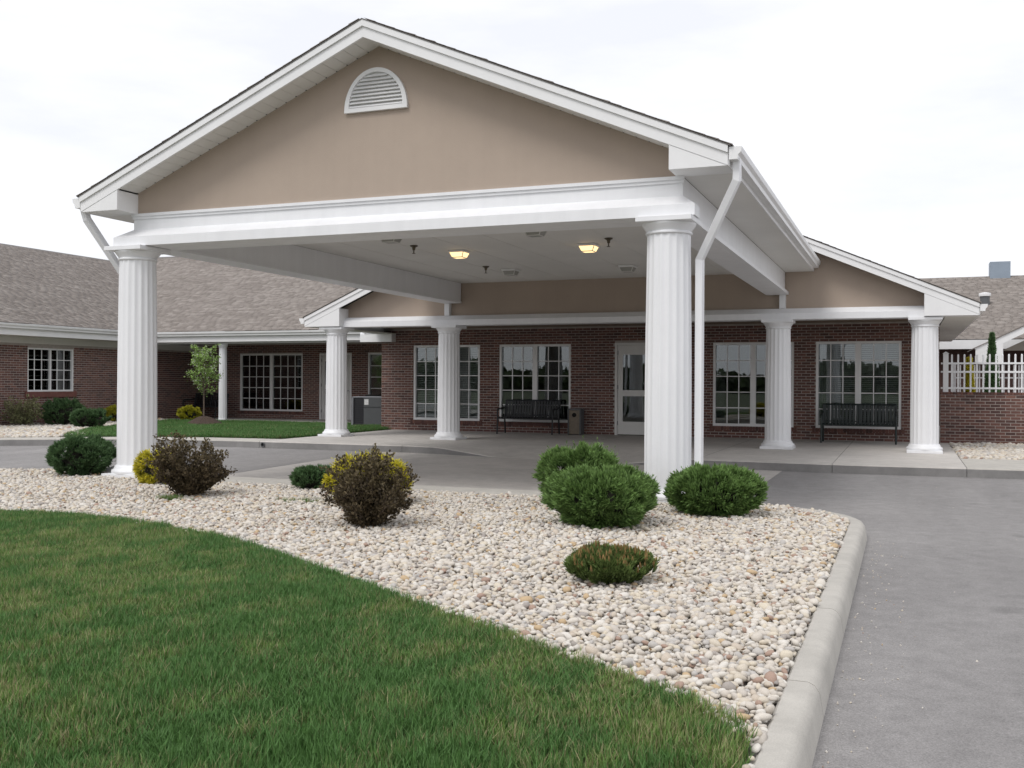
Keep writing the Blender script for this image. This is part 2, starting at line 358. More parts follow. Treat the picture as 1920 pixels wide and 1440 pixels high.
# porch slab with a dropped kerb
def ye(x):
    xs = [-30, -16, -12, -8.93, -7.05, -5.5, -3.9, .2, 6.4, 9, 12, 40]; ys = [-14, -.2, 3.2, 5.45, 6.65, 7.2, 7.36, 7.40, 6.25, 6.15, 6.3, 7.5]
    return float(np.interp(x, xs, ys))
def drop(x): return float(np.interp(x, [.9, 2.3, 4.9, 6.2], [0, -.142, -.142, 0]))
def slab(name, x0, x1, yback, mat, dx=.15, ramp_len=1.5):
    xs = list(np.arange(x0, x1, dx)) + [x1]; rows = []
    for x in xs:
        e = ye(x); d = drop(x); yb = yback(x) if callable(yback) else yback; rl = min(ramp_len, (yb - e) * .9)
        rows.append([(x, e, -.2), (x, e, d - .02), (x, e + .012, d - .004), (x, e + .03, d), (x, e + .16, d + (0 if d == 0 else .004)), (x, e + rl * .5, d * .5), (x, e + rl, 0.0), (x, yb, 0.0)])
    q = len(rows[0]); b = MB(); vs = [p for r in rows for p in r]
    fs = [(i * q + j, i * q + j + 1, (i + 1) * q + j + 1, (i + 1) * q + j) for i in range(len(rows) - 1) for j in range(1, q - 1)]
    b.add(vs, fs); o = b.build(name, mat, smooth=40); o['kind'] = 'structure'
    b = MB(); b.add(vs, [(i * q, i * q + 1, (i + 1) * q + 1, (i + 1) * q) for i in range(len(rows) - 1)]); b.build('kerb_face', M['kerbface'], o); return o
# separately cast bays, with open joints between them
JX = [-3.42, -.62, .25 - .2, 3.2, 6.35, 8.6, 10.62]
for xa, xb in zip(JX, JX[1:]): slab('porch_slab', xa + .004, xb - .004, 13.47, M['concrete'])
JX = [-16, -12.2, -9.4, -7.4, -5.4, -3.42]
for xa, xb in zip(JX, JX[1:]): slab('sidewalk', xa + .004, xb - .004, lambda x: ye(x) + .85, M['kerb'])
JX = [10.62, 13, 16, 20, 26]
for xa, xb in zip(JX, JX[1:]): slab('sidewalk', xa + .004, xb - .004, lambda x: ye(x) + 2.3, M['kerb'])
walk_back = [(x, ye(x) + .83) for x in np.arange(-16, -3.4, .4)]
sheet('gravel_bed', [(-16, .3)] + [(x, y) for x, y in walk_back if x < -8.2] + [(-8.3, 7.4), (-10.6, 9.6), (-12.3, 13.6), (-12.4, 15.2), (-10, 16.3), (-10, 18.7), (-17, 18.7), (-17, 3)], -.02, M['gravelbase'])
sheet('lawn', [(-8.4, ye(-8.2) + .83)] + [(x, y) for x, y in walk_back if x > -8.2] + [(-3.43, 9.2), (-3.43, 13.46), (-3.75, 13.46), (-3.75, 15.6), (-10.2, 15.6), (-12.3, 15.1), (-12.1, 13.6), (-10.4, 9.7)], -.008, M['soil'])
sheet('gravel_bed', [(10.63, 8.4), (40, 9.2), (40, 13.46), (10.63, 13.46)], -.02, M['gravelbase'])
b = MB(); b.box(-17, -3.74, 15.62, 18.66, -.16, .012); o = b.build('porch_floor', M['concrete']); o['kind'] = 'structure'
# storm drain outlet in the kerb face
DR = thing('drain_outlet', (-3.32, 7.37, -.1), 'round black drain pipe outlet in the kerb face left of the porch', 'drain')
b = MB(); b.lathe([(.05, 0), (.05, .02), (.038, .02), (.038, 0)], 18, cap=False); b.build('pipe_rim', M['greydk'], DR, Matrix.Translation((-3.32, 7.355, -.075)) @ Matrix.Rotation(R(90), 4, 'X'))
b = MB(); b.lathe([(.039, 0), (.039, .004)], 18); b.build('pipe_bore', M['black'], DR, Matrix.Translation((-3.32, 7.358, -.075)) @ Matrix.Rotation(R(90), 4, 'X'))

# ---------------------------------------------------------------- wall, window and roof builders
BL, BH, BJ = .2032, .0677, .014
def brick_wall(parent, fr, length, height, openings, deg, indiv=0, z0=0.0, thick=.12, name='wall', near=None, solid=True):
    """mortar panel with openings; every brick proud of it. openings = (u0,u1,z0,z1)"""
    us = sorted({0, length, *[o[0] for o in openings], *[o[1] for o in openings]}); b = MB()
    for ua, ub in zip(us, us[1:]):
        cuts = sorted([(o[2], o[3]) for o in openings if o[0] <= ua + 1e-6 and o[1] >= ub - 1e-6]); z = z0
        for (za, zb) in cuts + [(z0 + height, None)]:
            if za > z + .001: b.box(ua, ub, .005, thick, z, za)
            if zb: z = zb
    wall = b.build(name, M['mortar'], parent, fr)
    singles = []; rest = []
    nc = int(height / BH)
    for c in range(nc):
        za = z0 + c * BH + BJ / 2; zb = za + BH - BJ; off = -(BL / 2) if c % 2 else 0; k = 0
        while off < length:
            a, e = max(0, off + BJ / 2), min(length, off + BL - BJ / 2); off += BL
            segs = [(a, e)]
            for (o0, o1, p0, p1) in openings:
                if zb > p0 - .001 and za < p1 + .001:
                    ns = []
                    for (s0, s1) in segs:
                        if s1 <= o0 or s0 >= o1: ns.append((s0, s1)); continue
                        if s0 < o0 - .02: ns.append((s0, o0 - .002))
                        if s1 > o1 + .02: ns.append((o1 + .002, s1))
                    segs = ns
            for (s0, s1) in segs:
                if s1 - s0 < .03: continue
                full = abs(s1 - s0 - (BL - BJ)) < 1e-4
                (singles if full and indiv else rest).append((s0, s1, za, zb))
    if indiv:
        key = lambda q: -(px(fr @ Vector(((q[0] + q[1]) / 2, 0, q[2])))[2]) if near is None else -abs((q[0] + q[1]) / 2 - near[0]) - abs(q[2] - near[1]) * .6
        singles.sort(key=key, reverse=True); rest += singles[indiv:]; singles = singles[:indiv]
        meshes = []
        for k in range(3):
            bb = MB(); j = .0015 * k; w = (BL - BJ) / 2; h = BH - BJ
            bb.add([(-w, .0 + j * .3, 0), (w, j * .2, 0), (w, j * .1, h), (-w, j * .4, h), (-w, .03, 0), (w, .03, 0), (w, .03, h), (-w, .03, h)], [(0, 1, 2, 3), (0, 4, 5, 1), (1, 5, 6, 2), (2, 6, 7, 3), (3, 7, 4, 0)])
            meshes.append(bb.mesh('brick')); meshes[-1].materials.append(M['brick'])
        for (s0, s1, za, zb) in singles:
            place('brick', random.choice(meshes), None, wall, fr @ Vector(((s0 + s1) / 2, 0, za)), R(deg))
    b = MB()
    for (s0, s1, za, zb) in rest:
        j = random.uniform(-.001, .0015)
        b.add([(s0, j, za), (s1, j, za), (s1, j, zb), (s0, j, zb), (s0, .02, za), (s1, .02, za), (s1, .02, zb), (s0, .02, zb)], [(0, 1, 2, 3), (0, 4, 5, 1), (1, 5, 6, 2), (2, 6, 7, 3), (3, 7, 4, 0)])
    if rest:
        o = b.build('bricks', M['brick'], wall, fr); o['kind'] = 'stuff'
    return wall
def sill(parent, fr, u0, u1, z):
    b = MB(); n = int((u1 - u0 + .16) / .0677); w = (u1 - u0 + .16) / n
    for i in range(n): b.box(u0 - .08 + i * w + .005, u0 - .08 + (i + 1) * w - .005, -.022 + random.uniform(-.002, .002), .06, z - .10, z - .004 + random.uniform(-.001, .001))
    o = b.build('brick_sill', M['brick'], parent, fr); return o
def window(parent, fr, deg, u0, u1, z0, z1, cols=3, rows=5, halves=2, fw=.055, mull=.13, recess=.05, blind=None, curtain=None):
    """frame, centre mullion, muntin grids and single panes"""
    b = MB(); y0, y1 = recess - .035, recess + .06
    b.box(u0, u0 + fw, y0, y1, z0, z1); b.box(u1 - fw, u1, y0, y1, z0, z1); b.box(u0 + fw, u1 - fw, y0, y1, z1 - fw, z1); b.box(u0 + fw, u1 - fw, y0 - .012, y1, z0, z0 + fw * 1.1)
    win = b.build('window', M['vinyl'], parent, fr)
    spans = []
    if halves == 2:
        c = (u0 + u1) / 2; MB().box(c - mull / 2, c + mull / 2, y0 + .006, y1 - .002, z0 + fw * 1.1, z1 - fw).build('mullion', M['vinyl'], win, fr)
        spans = [(u0 + fw, c - mull / 2), (c + mull / 2, u1 - fw)]
    else: spans = [(u0 + fw, u1 - fw)]
    za, zb = z0 + fw * 1.1, z1 - fw; mw = .011
    for (a, e) in spans:
        b = MB(); cw = (e - a) / cols; rh = (zb - za) / rows
        for i in range(1, cols): b.box(a + i * cw - mw, a + i * cw + mw, recess + .018, recess + .034, za, zb)
        for j in range(1, rows): b.box(a, e, recess + .020, recess + .032, za + j * rh - mw, za + j * rh + mw)
        b.build('muntin_grid', M['vinyl'], win, fr)
        pb = MB(); pb.box(-cw / 2 + .001, cw / 2 - .001, -.002, .002, .001, rh - .001); pm = pb.mesh('pane'); pm.materials.append(M['glass'])
        for i in range(cols):
            for j in range(rows): place('pane', pm, None, win, fr @ Vector((a + (i + .5) * cw, recess + .038, za + j * rh)), R(deg))
        if blind:
            sb = MB(); hw = (e - a) / 2; sb.add([(-hw, -.010, 0), (hw, -.010, 0), (hw, .008, .034), (-hw, .008, .034), (-hw, -.008, 0), (hw, -.008, 0), (hw, .010, .034), (-hw, .010, .034)], [(0, 1, 2, 3), (4, 5, 6, 7), (0, 1, 5, 4), (2, 3, 7, 6)])
            sm = sb.mesh('blind_slat'); sm.materials.append(M['blind'])
            for z in np.arange(za + .03, zb - .03, .048):
                place('blind_slat', sm, None, win, fr @ Vector(((a + e) / 2, recess + .10, z)), R(deg))
    if curtain:
        for (a, e) in curtain:
            vs = []; fs = []; n = 60
            for i in range(n + 1):
                u = a + (e - a) * i / n; w = .16 + .03 * math.sin(i * 1.1) + .012 * math.sin(i * 2.7); vs += [(u, w, z0 + .02), (u, w, z1 - .02)]
            fs = [(2 * i, 2 * i + 2, 2 * i + 3, 2 * i + 1) for i in range(n)]
            MB().add(vs, fs).build('curtain', M['curtain'], win, fr, smooth=80)
    return win
def shingle_roof(parent, o, u, v, inside, umax, vmax, indiv=0, expo=.142, tab=.31):
    """courses of single shingles laid on a roof plane; o eave corner, u along eave, v up the slope (unit vectors)"""
    o, u, v = np.array(o, float), np.array(u, float), np.array(v, float); n = np.cross(u, v); n = n if n[2] > 0 else -n
    V = []; singles = []; nc = int(vmax / expo)
    for c in range(nc):
        s = -random.random() * tab
        while s < umax:
            w = tab * random.uniform(.55, 1.3); a, e = s, min(s + w, umax); s += w
            if e <= 0 or not inside((a + e) / 2, (c + .5) * expo): continue
            a = max(a, 0) + .003; th = random.choice([.008, .011, .015]); lo = c * expo + random.choice([0, 0, .012, -.008])
            V.append((a, e - .001, lo, (c + 1) * expo + .02, th))
    if indiv:
        V.sort(key=lambda q: (o + u * (q[0] + q[1]) / 2 + v * q[2]) @ CF)
    def verts(q):
        a, e, lo, hi, th = q
        return [o + u * a + v * lo + n * .001, o + u * e + v * lo + n * .001, o + u * e + v * hi + n * .003, o + u * a + v * hi + n * .003, o + u * a + v * lo + n * th, o + u * e + v * lo + n * th, o + u * e + v * hi + n * .006, o + u * a + v * hi + n * .006]
    F = [(4, 5, 6, 7), (0, 1, 5, 4), (1, 2, 6, 5), (3, 0, 4, 7)]
    for q in V[:indiv]: MB().add(verts(q), F).build('shingle', M['shingle'], parent)
    rest = V[indiv:]
    vs = np.array([verts(q) for q in rest]).reshape(-1, 3); fs = (np.array(F)[None] + 8 * np.arange(len(rest))[:, None, None]).reshape(-1, 4)
    s_ = np_mesh('shingles', vs, fs, M['shingle'], parent, loc=o); s_['kind'] = 'stuff'; return s_
def gutter(parent, p0, p1, out, name='gutter'):
    """K-style gutter from p0 to p1 (back top edge), opening outwards along out"""
    p0, p1, out = Vector(p0), Vector(p1), Vector(out)
    prof = [(0, 0), (0, -.13), (.085, -.13), (.092, -.085), (.122, -.055), (.130, -.012), (.130, 0), (.118, 0), (.118, -.01), (.080, -.075), (.076, -.12), (.008, -.12), (.008, 0)]
    n = len(prof); vs = [p + out * w + Vector((0, 0, z)) for p in (p0, p1) for w, z in prof]
    fs = [(i, (i + 1) % n, (i + 1) % n + n, i + n) for i in range(n)] + [(0, 1, 2, 3, 4, 5, 6), (n, n + 1, n + 2, n + 3, n + 4, n + 5, n + 6)]
    return MB().add(vs, fs).build(name, M['vinyl'], parent)
def column(parent, x, y, z0, z1, name='column', r0=.259, r1=.238, flutes=18):
    """tapered fluted shaft on a square plinth with moulded base and capital"""
    b = MB(); b.box(-.32, .32, -.32, .32, 0, .055); col = b.build(name, M['white'], parent, Matrix.Translation((x, y, z0)), bevel=.006)
    MB().lathe([(.325, .055), (.330, .075), (.325, .10), (.30, .115), (.292, .125), (.285, .15), (.272, .165)], 40).build('base_moulding', M['white'], col, Matrix.Translation((x, y, z0)), smooth=50)
    h = z1 - z0; vs = []; fs = []; per = 12; n = flutes * per; zs = list(np.linspace(.155, h - .17, 14))
    for z in zs:
        t = (z - .155) / (h - .325); rr = r0 + (r1 - r0) * t + .006 * math.sin(math.pi * t)
        for k in range(n):
            f = (k % per) / per; d = 0 if f < .2 else .0095 * math.sin(math.pi * (f - .2) / .8) ** .8
            a = 2 * math.pi * k / n; vs.append(((rr - d) * math.cos(a), (rr - d) * math.sin(a), z))
    for i in range(len(zs) - 1):
        for k in range(n): fs.append((i * n + k, i * n + (k + 1) % n, (i + 1) * n + (k + 1) % n, (i + 1) * n + k))
    MB().add(vs, fs).build('shaft', M['white'], col, Matrix.Translation((x, y, z0)), smooth=50)
    MB().lathe([(r1 + .004, h - .185), (r1 + .018, h - .175), (r1 + .018, h - .16), (r1 + .006, h - .15), (r1 + .02, h - .125), (r1 + .05, h - .085), (r1 + .058, h - .072), (r1 + .058, h - .058)], 40).build('capital', M['white'], col, Matrix.Translation((x, y, z0)), smooth=50)
    MB().box(-.305, .305, -.305, .305, h - .058, h - .001).build('abacus', M['white'], col, Matrix.Translation((x, y, z0)), bevel=.005)
    return col
def rake_gable(parent, xc, zp, half, m, yf, yw, fh=.2, ret=(.62, None), zs=3.57, panels=True, end_soffit=None):
    """fascia boards, trim, soffit panels and cornice returns of a gable; yf fascia face, yw wall face"""
    for s in (-1, 1):
        xe = xc + s * half; ze = zp - m * half
        b = MB(); b.prism_y([(xc, zp), (xe, ze), (xe, ze - fh), (xc, zp - fh)], yf, yf + .03); b.build('rake_board', M['vinyl'], parent)
        b = MB(); b.prism_y([(xc, zp + .004), (xe + s * .002, ze + .004), (xe + s * .002, ze - .072), (xc, zp - .072)], yf - .022, yf - .001); b.build('rake_trim', M['vinyl'], parent)
        # boxed cornice return
        xi = xe - s * ret[0]; zi = zp - m * abs(xi - xc) - fh - .004
        b = MB(); b.prism_y([(xi, zs), (xe - s * .004, zs), (xe - s * .004, ze - fh - .002), (xi, zi)], yf + .004, yw + .02); b.build('cornice_return', M['vinyl'], parent)
        if panels:
            n = int((half - ret[0]) * math.sqrt(1 + m * m) / .155); 
            for i in range(n):
                a = (half - ret[0]) * i / n; e = (half - ret[0]) * (i + 1) / n - .006
                za, zb = zp - m * a - fh + .012, zp - m * e - fh + .012
                b = MB(); b.add([(xc + s * a, yf + .03, za), (xc + s * e, yf + .03, zb), (xc + s * e, yw, zb), (xc + s * a, yw, za), (xc + s * a, yf + .03, za + .02), (xc + s * e, yf + .03, zb + .02), (xc + s * e, yw, zb + .02), (xc + s * a, yw, za + .02)],
                                [(0, 3, 2, 1), (4, 5, 6, 7), (0, 1, 5, 4), (1, 2, 6, 5), (2, 3, 7, 6), (3, 0, 4, 7)])
                b.build('soffit_panel', M['ceil'], parent)
                if i % 1 == 0:
                    b = MB(); w = .006; b.add([(xc + s * (e - .008), yw - .03, zb - .001), (xc + s * (e + .008), yw - .03, zb - .005), (xc + s * (e + .008), yw - .006, zb - .005), (xc + s * (e - .008), yw - .006, zb - .001)], [(0, 1, 2, 3)]); b.build('soffit_vent_slot', M['black'], parent)

# ---------------------------------------------------------------- entrance canopy
WX = 7.32; XC = WX / 2; D = 9.93
CAN = thing('entrance_canopy', (XC, 0, 0), 'large white columned drive-through entrance canopy with tan gable', 'canopy')
column(CAN, -.04, -.20, 0, 3.11); column(CAN, 7.28, -.20, 0, 3.11)
b = MB(); b.box(-.11, 7.43, -.20, .20, 3.112, 3.568); b.build('front_beam', M['white'], CAN)
b = MB(); b.add([(-.112, -.2005, 3.36), (7.432, -.2005, 3.36), (7.60, -.40, 3.235), (-.28, -.40, 3.235), (7.60, -.40, 3.113), (-.28, -.40, 3.113), (7.60, -.12, 3.113), (-.28, -.12, 3.113), (7.60, -.12, 3.235), (-.28, -.12, 3.235), (7.432, -.12, 3.36), (-.112, -.12, 3.36)],
    [(0, 1, 2, 3), (3, 2, 4, 5), (5, 4, 6, 7), (1, 10, 8, 2), (2, 8, 6, 4), (0, 3, 9, 11), (3, 5, 7, 9), (10, 11, 9, 8), (8, 9, 7, 6), (0, 11, 10, 1)]); b.build('beam_ledge', M['white'], CAN)
b = MB(); b.box(-.13, 7.45, -.235, -.201, 3.535, 3.572); b.build('crown_moulding', M['white'], CAN)
b = MB(); b.box(-.12, 7.44, -.218, -.2005, 3.50, 3.5345); b.build('crown_moulding', M['white'], CAN)
for s, xa, xb in ((-1, -.11, .24), (1, 7.08, 7.43)):
    b = MB(); b.box(xa, xb, .2005, D - .03, 3.112, 3.568); b.build('side_beam', M['white'], CAN)
    xo = xb if s > 0 else xa
    b = MB(); b.prism_y([(xo + s * .0005, 3.235), (xo + s * .075, 3.17), (xo + s * .075, 3.114), (xo + s * .0005, 3.114)], -.115, D - .04); b.build('side_ledge', M['white'], CAN)
    xi = xa if s > 0 else xb
    b = MB(); b.box(min(xi, xi - s * .02), max(xi, xi - s * .02), .2, D - .04, 3.114, 3.15); b.build('inner_bead', M['white'], CAN)
b = MB(); b.box(.241, 7.079, .201, D + .2, 3.57, 3.60); b.build('ceiling', M['ceil'], CAN)
for i in range(1, 8):                                      # pressed seams of the ceiling panels
    b = MB(); x = .24 + i * (6.84 / 8); b.box(x - .008, x + .008, .21, D - .05, 3.566, 3.5695); b.build('ceiling_batten', M['ceil'], CAN)
b = MB(); b.prism_y([(-.05, 3.572), (7.37, 3.572), (7.37, 3.85), (XC, 5.445), (-.05, 3.85)], -.2, -.05); b.build('gable_wall', M['stucco'], CAN)
ZP, HALF, SL = 5.618, 4.32, .427
rake_gable(CAN, XC, ZP, HALF, SL, -.60, -.20, zs=3.572)
ROOF = None
for s in (-1, 1):
    b = MB(); xe = XC + s * (HALF + .03); ze = ZP - SL * (HALF + .03)
    b.prism_y([(XC, ZP + .006), (xe, ze + .006), (xe, ze + .016), (XC, ZP + .016)], -.63, D + .0); r_ = b.build('roof', M['roofdeck'], CAN)
    u_ = (0, 1, 0); k = 1 / math.sqrt(1 + SL * SL)
    shingle_roof(r_, (xe + s * .01, -.640, ze + .017), (0, 1, 0), (-s * k, 0, SL * k), lambda a, c: True, D + .62, HALF / k * 1.005, 40)
    # eave: soffit, fascia, gutter
    xa = XC + s * (HALF - .004); xb = 7.43 if s > 0 else -.11
    b = MB(); b.box(min(xa, xb + s * .001), max(xa, xb + s * .001), -.178, D - .002, 3.573, 3.60); b.build('eave_soffit', M['ceil'], CAN)
    b = MB(); x0, x1 = XC + s * (HALF - .003), XC + s * (HALF + .012); b.box(min(x0, x1), max(x0, x1), -.575, D - .004, 3.572, ze + .004); b.build('eave_fascia', M['vinyl'], CAN)
    xg = XC + s * (HALF + .0125); gutter(CAN, (xg, -.60, ze + .0), (xg, D - .03, ze + .0), (s, 0, 0))
# half-round louvred gable vent
gv = MB(); cx, z0v, rv = 3.635, 4.635, .435
vs = []; n = 28; pts_o = [(cx + rv * math.cos(a), z0v + .02 + .505 * math.sin(a)) for a in np.linspace(0, math.pi, n)]; pts_i = [(cx + (rv - .062) * math.cos(a), z0v + .055 + (.505 - .085) * math.sin(a)) for a in np.linspace(0, math.pi, n)]
po = [(cx + rv, z0v)] + pts_o + [(cx - rv, z0v)]; pi_ = [(cx + rv - .062, z0v + .05)] + pts_i + [(cx - rv + .062, z0v + .05)]
m_ = len(po)
for yy in (-.245, -.195): vs += [(x, yy, z) for x, z in po] + [(x, yy, z) for x, z in pi_]
fs = []
for i in range(m_):
    j = (i + 1) % m_; fs += [(i, j, m_ + j, m_ + i), (i, j, 2 * m_ + j, 2 * m_ + i), (m_ + i, m_ + j, 3 * m_ + j, 3 * m_ + i)]
gv.add(vs, fs); VENT = gv.build('gable_vent', M['vinyl'], CAN)
gb = MB(); gb.prism_y(pi_, -.208, -.203); gb.build('vent_backing', M['dooralu'], VENT)
for k in range(9):
    z = z0v + .052 + k * .0455; t = (z + .02 - (z0v + .055)) / (.505 - .085)
    if t >= 1: break
    w = (rv - .062) * math.sqrt(max(0, 1 - max(0, t) ** 2)) - .002
    if w < .05: continue
    MB().prism_x([(-.238, z + .002), (-.210, z + .036), (-.210, z + .041), (-.243, z + .008)], cx - w, cx + w).build('slat', M['vinyl'], VENT)
# downspouts
b = MB(); b.tube([(8.055, -.46, 3.66), (8.055, -.46, 3.44), (7.61, -.14, 2.66), (7.61, -.14, .16), (7.61, -.2, .07), (7.62, -.34, .03)], 1, sq=(.075, .10)); b.build('downspout', M['white'], CAN, bevel=.006)
b = MB(); b.tube([(-.735, -.46, 3.66), (-.70, -.44, 3.50), (-.40, -.02, 2.72), (-.40, .0, .22), (-.46, -.04, .10), (-.64, -.10, .045)], 1, sq=(.075, .10)); b.build('downspout', M['white'], CAN, bevel=.006)

# ---------------------------------------------------------------- ceiling lights and sprinklers under the canopy
def ceiling_light(x, y, lit, label):
    t_ = thing('ceiling_light', (x, y, 3.566), label, 'ceiling light', 'lights under the canopy ceiling')
    MB().lathe([(.21, 0), (.21, -.025), (.19, -.035)], 4).build('mount', M['vinyl'], t_, Matrix.Translation((x, y, 3.565)) @ Matrix.Rotation(R(45), 4, 'Z'))
    MB().lathe([(.185, -.036), (.135, -.115), (.125, -.12)], 4).build('lens', M['lit'] if lit else M['lens'], t_, Matrix.Translation((x, y, 3.565)) @ Matrix.Rotation(R(45), 4, 'Z'))
    fr_ = MB()
    for k in range(4):
        a = R(90 * k); p0 = (x + .187 * math.cos(a + R(45)) , y + .187 * math.sin(a + R(45)), 3.529); p1 = (x + .136 * math.cos(a + R(45)), y + .136 * math.sin(a + R(45)), 3.449)
        fr_.tube([p0, p1], .008, 6)
        a2 = a + R(90); p2 = (x + .136 * math.cos(a2 + R(45)), y + .136 * math.sin(a2 + R(45)), 3.449); fr_.tube([p1, p2], .008, 6)
    fr_.build('cage', M['dooralu'], t_)
ceiling_light(2.55, 4.68, True, 'lit amber ceiling light under the canopy, left of the two glowing ones')
ceiling_light(4.88, 4.64, True, 'lit amber ceiling light under the canopy, right of the two glowing ones')
ceiling_light(2.33, 2.62, False, 'unlit ceiling light near the front beam, leftmost of the unlit lights')
ceiling_light(4.66, 2.70, False, 'unlit ceiling light near the front beam above the right glowing light')
ceiling_light(2.35, 7.63, False, 'unlit ceiling light near the tan back wall, between the glowing lights')
ceiling_light(4.72, 7.75, False, 'unlit ceiling light near the tan back wall beside the big right column')
for x, y, lb in ((2.115, 3.82, 'brass sprinkler head on the canopy ceiling left of both glowing lights'), (2.09, 6.96, 'brass sprinkler head on the canopy ceiling between the glowing lights, nearest the back wall'), (5.386, 4.05, 'brass sprinkler head on the canopy ceiling just right of the right glowing light')):
    t_ = thing('sprinkler_head', (x, y, 3.566), lb, 'sprinkler', 'sprinkler heads on the canopy ceiling')
    MB().lathe([(.065, 0), (.065, -.012), (.03, -.03), (.022, -.075), (.012, -.08)], 14).build('escutcheon', M['bronze'], t_, Matrix.Translation((x, y, 3.565)), smooth=40)
    MB().lathe([(.010, -.08), (.010, -.125), (.03, -.128), (.03, -.133)], 12).build('deflector', M['bronze'], t_, Matrix.Translation((x, y, 3.565)))

# ---------------------------------------------------------------- main building with porch
MAIN = thing('main_building', (XC, 13.45, 0), 'main brick building with columned porch and wide tan gable behind the canopy', 'building')
X0, X1 = -3.74, 10.42; FR = frame((X0, 13.45, 0)); U = lambda x: x - X0
WINS = [(-2.76, -.80), (-.24, 1.73), (5.36, 7.26), (7.76, 9.63)]
ops = [(U(a), U(c), .285, 2.30) for a, c in WINS] + [(U(2.90), U(4.08), 0.0, 2.32)]
brick_wall(MAIN, FR, X1 - X0, 2.775, ops, 0, 300)
for i, (a, c) in enumerate(WINS):
    sill(MAIN, FR, U(a), U(c), .285)
    window(MAIN, FR, 0, U(a), U(c), .285, 2.30, blind=(i in (0, 3)), curtain={1: None, 2: [(U(5.42), U(5.62)), (U(7.0), U(7.2))], 3: [(U(7.8), U(8.25)), (U(9.0), U(9.2))]}.get(i))
MB().box(X1 - .12, X1, 13.571, 22, -.1, 2.77).build('side_wall', M['brick'], MAIN); MB().box(X0, X0 + .12, 13.571, 18.6, -.1, 2.77).build('side_wall', M['brick'], MAIN)
# rooms behind the glass
b = MB(); b.add([(X0 + .13, 13.6, .0), (X1 - .13, 13.6, 0), (X1 - .13, 18, 0), (X0 + .13, 18, 0), (X0 + .13, 13.6, 2.7), (X1 - .13, 13.6, 2.7), (X1 - .13, 18, 2.7), (X0 + .13, 18, 2.7)], [(0, 1, 2, 3), (7, 6, 5, 4), (2, 6, 7, 3), (0, 3, 7, 4), (1, 5, 6, 2)]); b.build('room', M['inside'], MAIN)
for xw in (-.5, 2.4, 4.7, 7.5): MB().box(xw, xw + .1, 13.65, 17.99, .003, 2.697).build('room_partition', M['inside'], MAIN)
def glass_door(parent, fr, deg, u0, u1, ztop, mat, panes, hinge=True, mt='vinyl'):
    b = MB(); b.box(u0, u0 + .06, -.01, .10, 0, ztop); b.box(u1 - .06, u1, -.01, .10, 0, ztop); b.box(u0 + .06, u1 - .06, -.01, .10, ztop - .06, ztop); fo = b.build('door_frame', M[mt], parent, fr)
    a, e = u0 + .065, u1 - .065; us = [a, a + .13, e - .13, e]
    zs = [.02]; b = MB()
    b.box(a, us[1], .03, .075, .02, ztop - .065); b.box(us[2], e, .03, .075, .02, ztop - .065); z = .02
    for (pa, pb) in panes + [(ztop - .065, None)]:
        if pa - z > .01: b.box(us[1], us[2], .03, .075, z, pa)
        z = pb
    d = b.build('door', mat, parent, fr)
    for (pa, pb) in panes: MB().box(us[1] - .004, us[2] + .004, .05, .055, pa - .004, pb + .004).build('door_pane', M['glass'], d, fr)
    for z in (.25, ztop / 2, ztop - .3): MB().box(a - .012, a + .012, .012, .03, z, z + .10).build('hinge', M['grey'], d, fr)
    h = MB(); h.tube([(e - .06, .02, 1.0), (e - .06, -.03, 1.0), (e - .18, -.03, 1.0)], .011, 8); h.build('handle', M['grey'], d, fr)
    return d
glass_door(MAIN, FR, 0, U(2.90), U(4.08), 2.32, M['dooralu'], [(.34, .98), (1.13, 2.02)], mt='dooralu')
# porch: beam, columns, ceiling, gable
for x in (-2.99, -.03, 7.31, 10.06): column(MAIN, x, D - .08, 0, 2.60)
b = MB(); b.prism_x([(D - .02, 2.83), (D - .10, 2.83), (D - .235, 2.725), (D - .235, 2.602), (D + .22, 2.602), (D + .22, 2.83)], -3.30, 10.40); b.build('porch_beam', M['white'], MAIN)
for xa in (-.13, 7.33): MB().box(xa, xa + .12, D - .13, D - .002, 2.831, 3.11).build('trim_post', M['white'], MAIN)
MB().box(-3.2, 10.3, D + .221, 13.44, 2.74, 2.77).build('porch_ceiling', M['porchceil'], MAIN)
ZP2, HALF2, SL2 = 6.03, 7.33, .437
zr = lambda x: ZP2 - SL2 * abs(x - XC) - .10
b = MB(); b.prism_y([(-3.1, 2.832), (10.42, 2.832), (10.42, zr(10.42)), (XC, zr(XC)), (-3.1, zr(-3.1))], D, D + .1); b.build('gable_wall', M['stucco'], MAIN)
rake_gable(MAIN, XC, ZP2, HALF2, SL2, D - .43, D, ret=(.95, None), zs=2.612, panels=False)
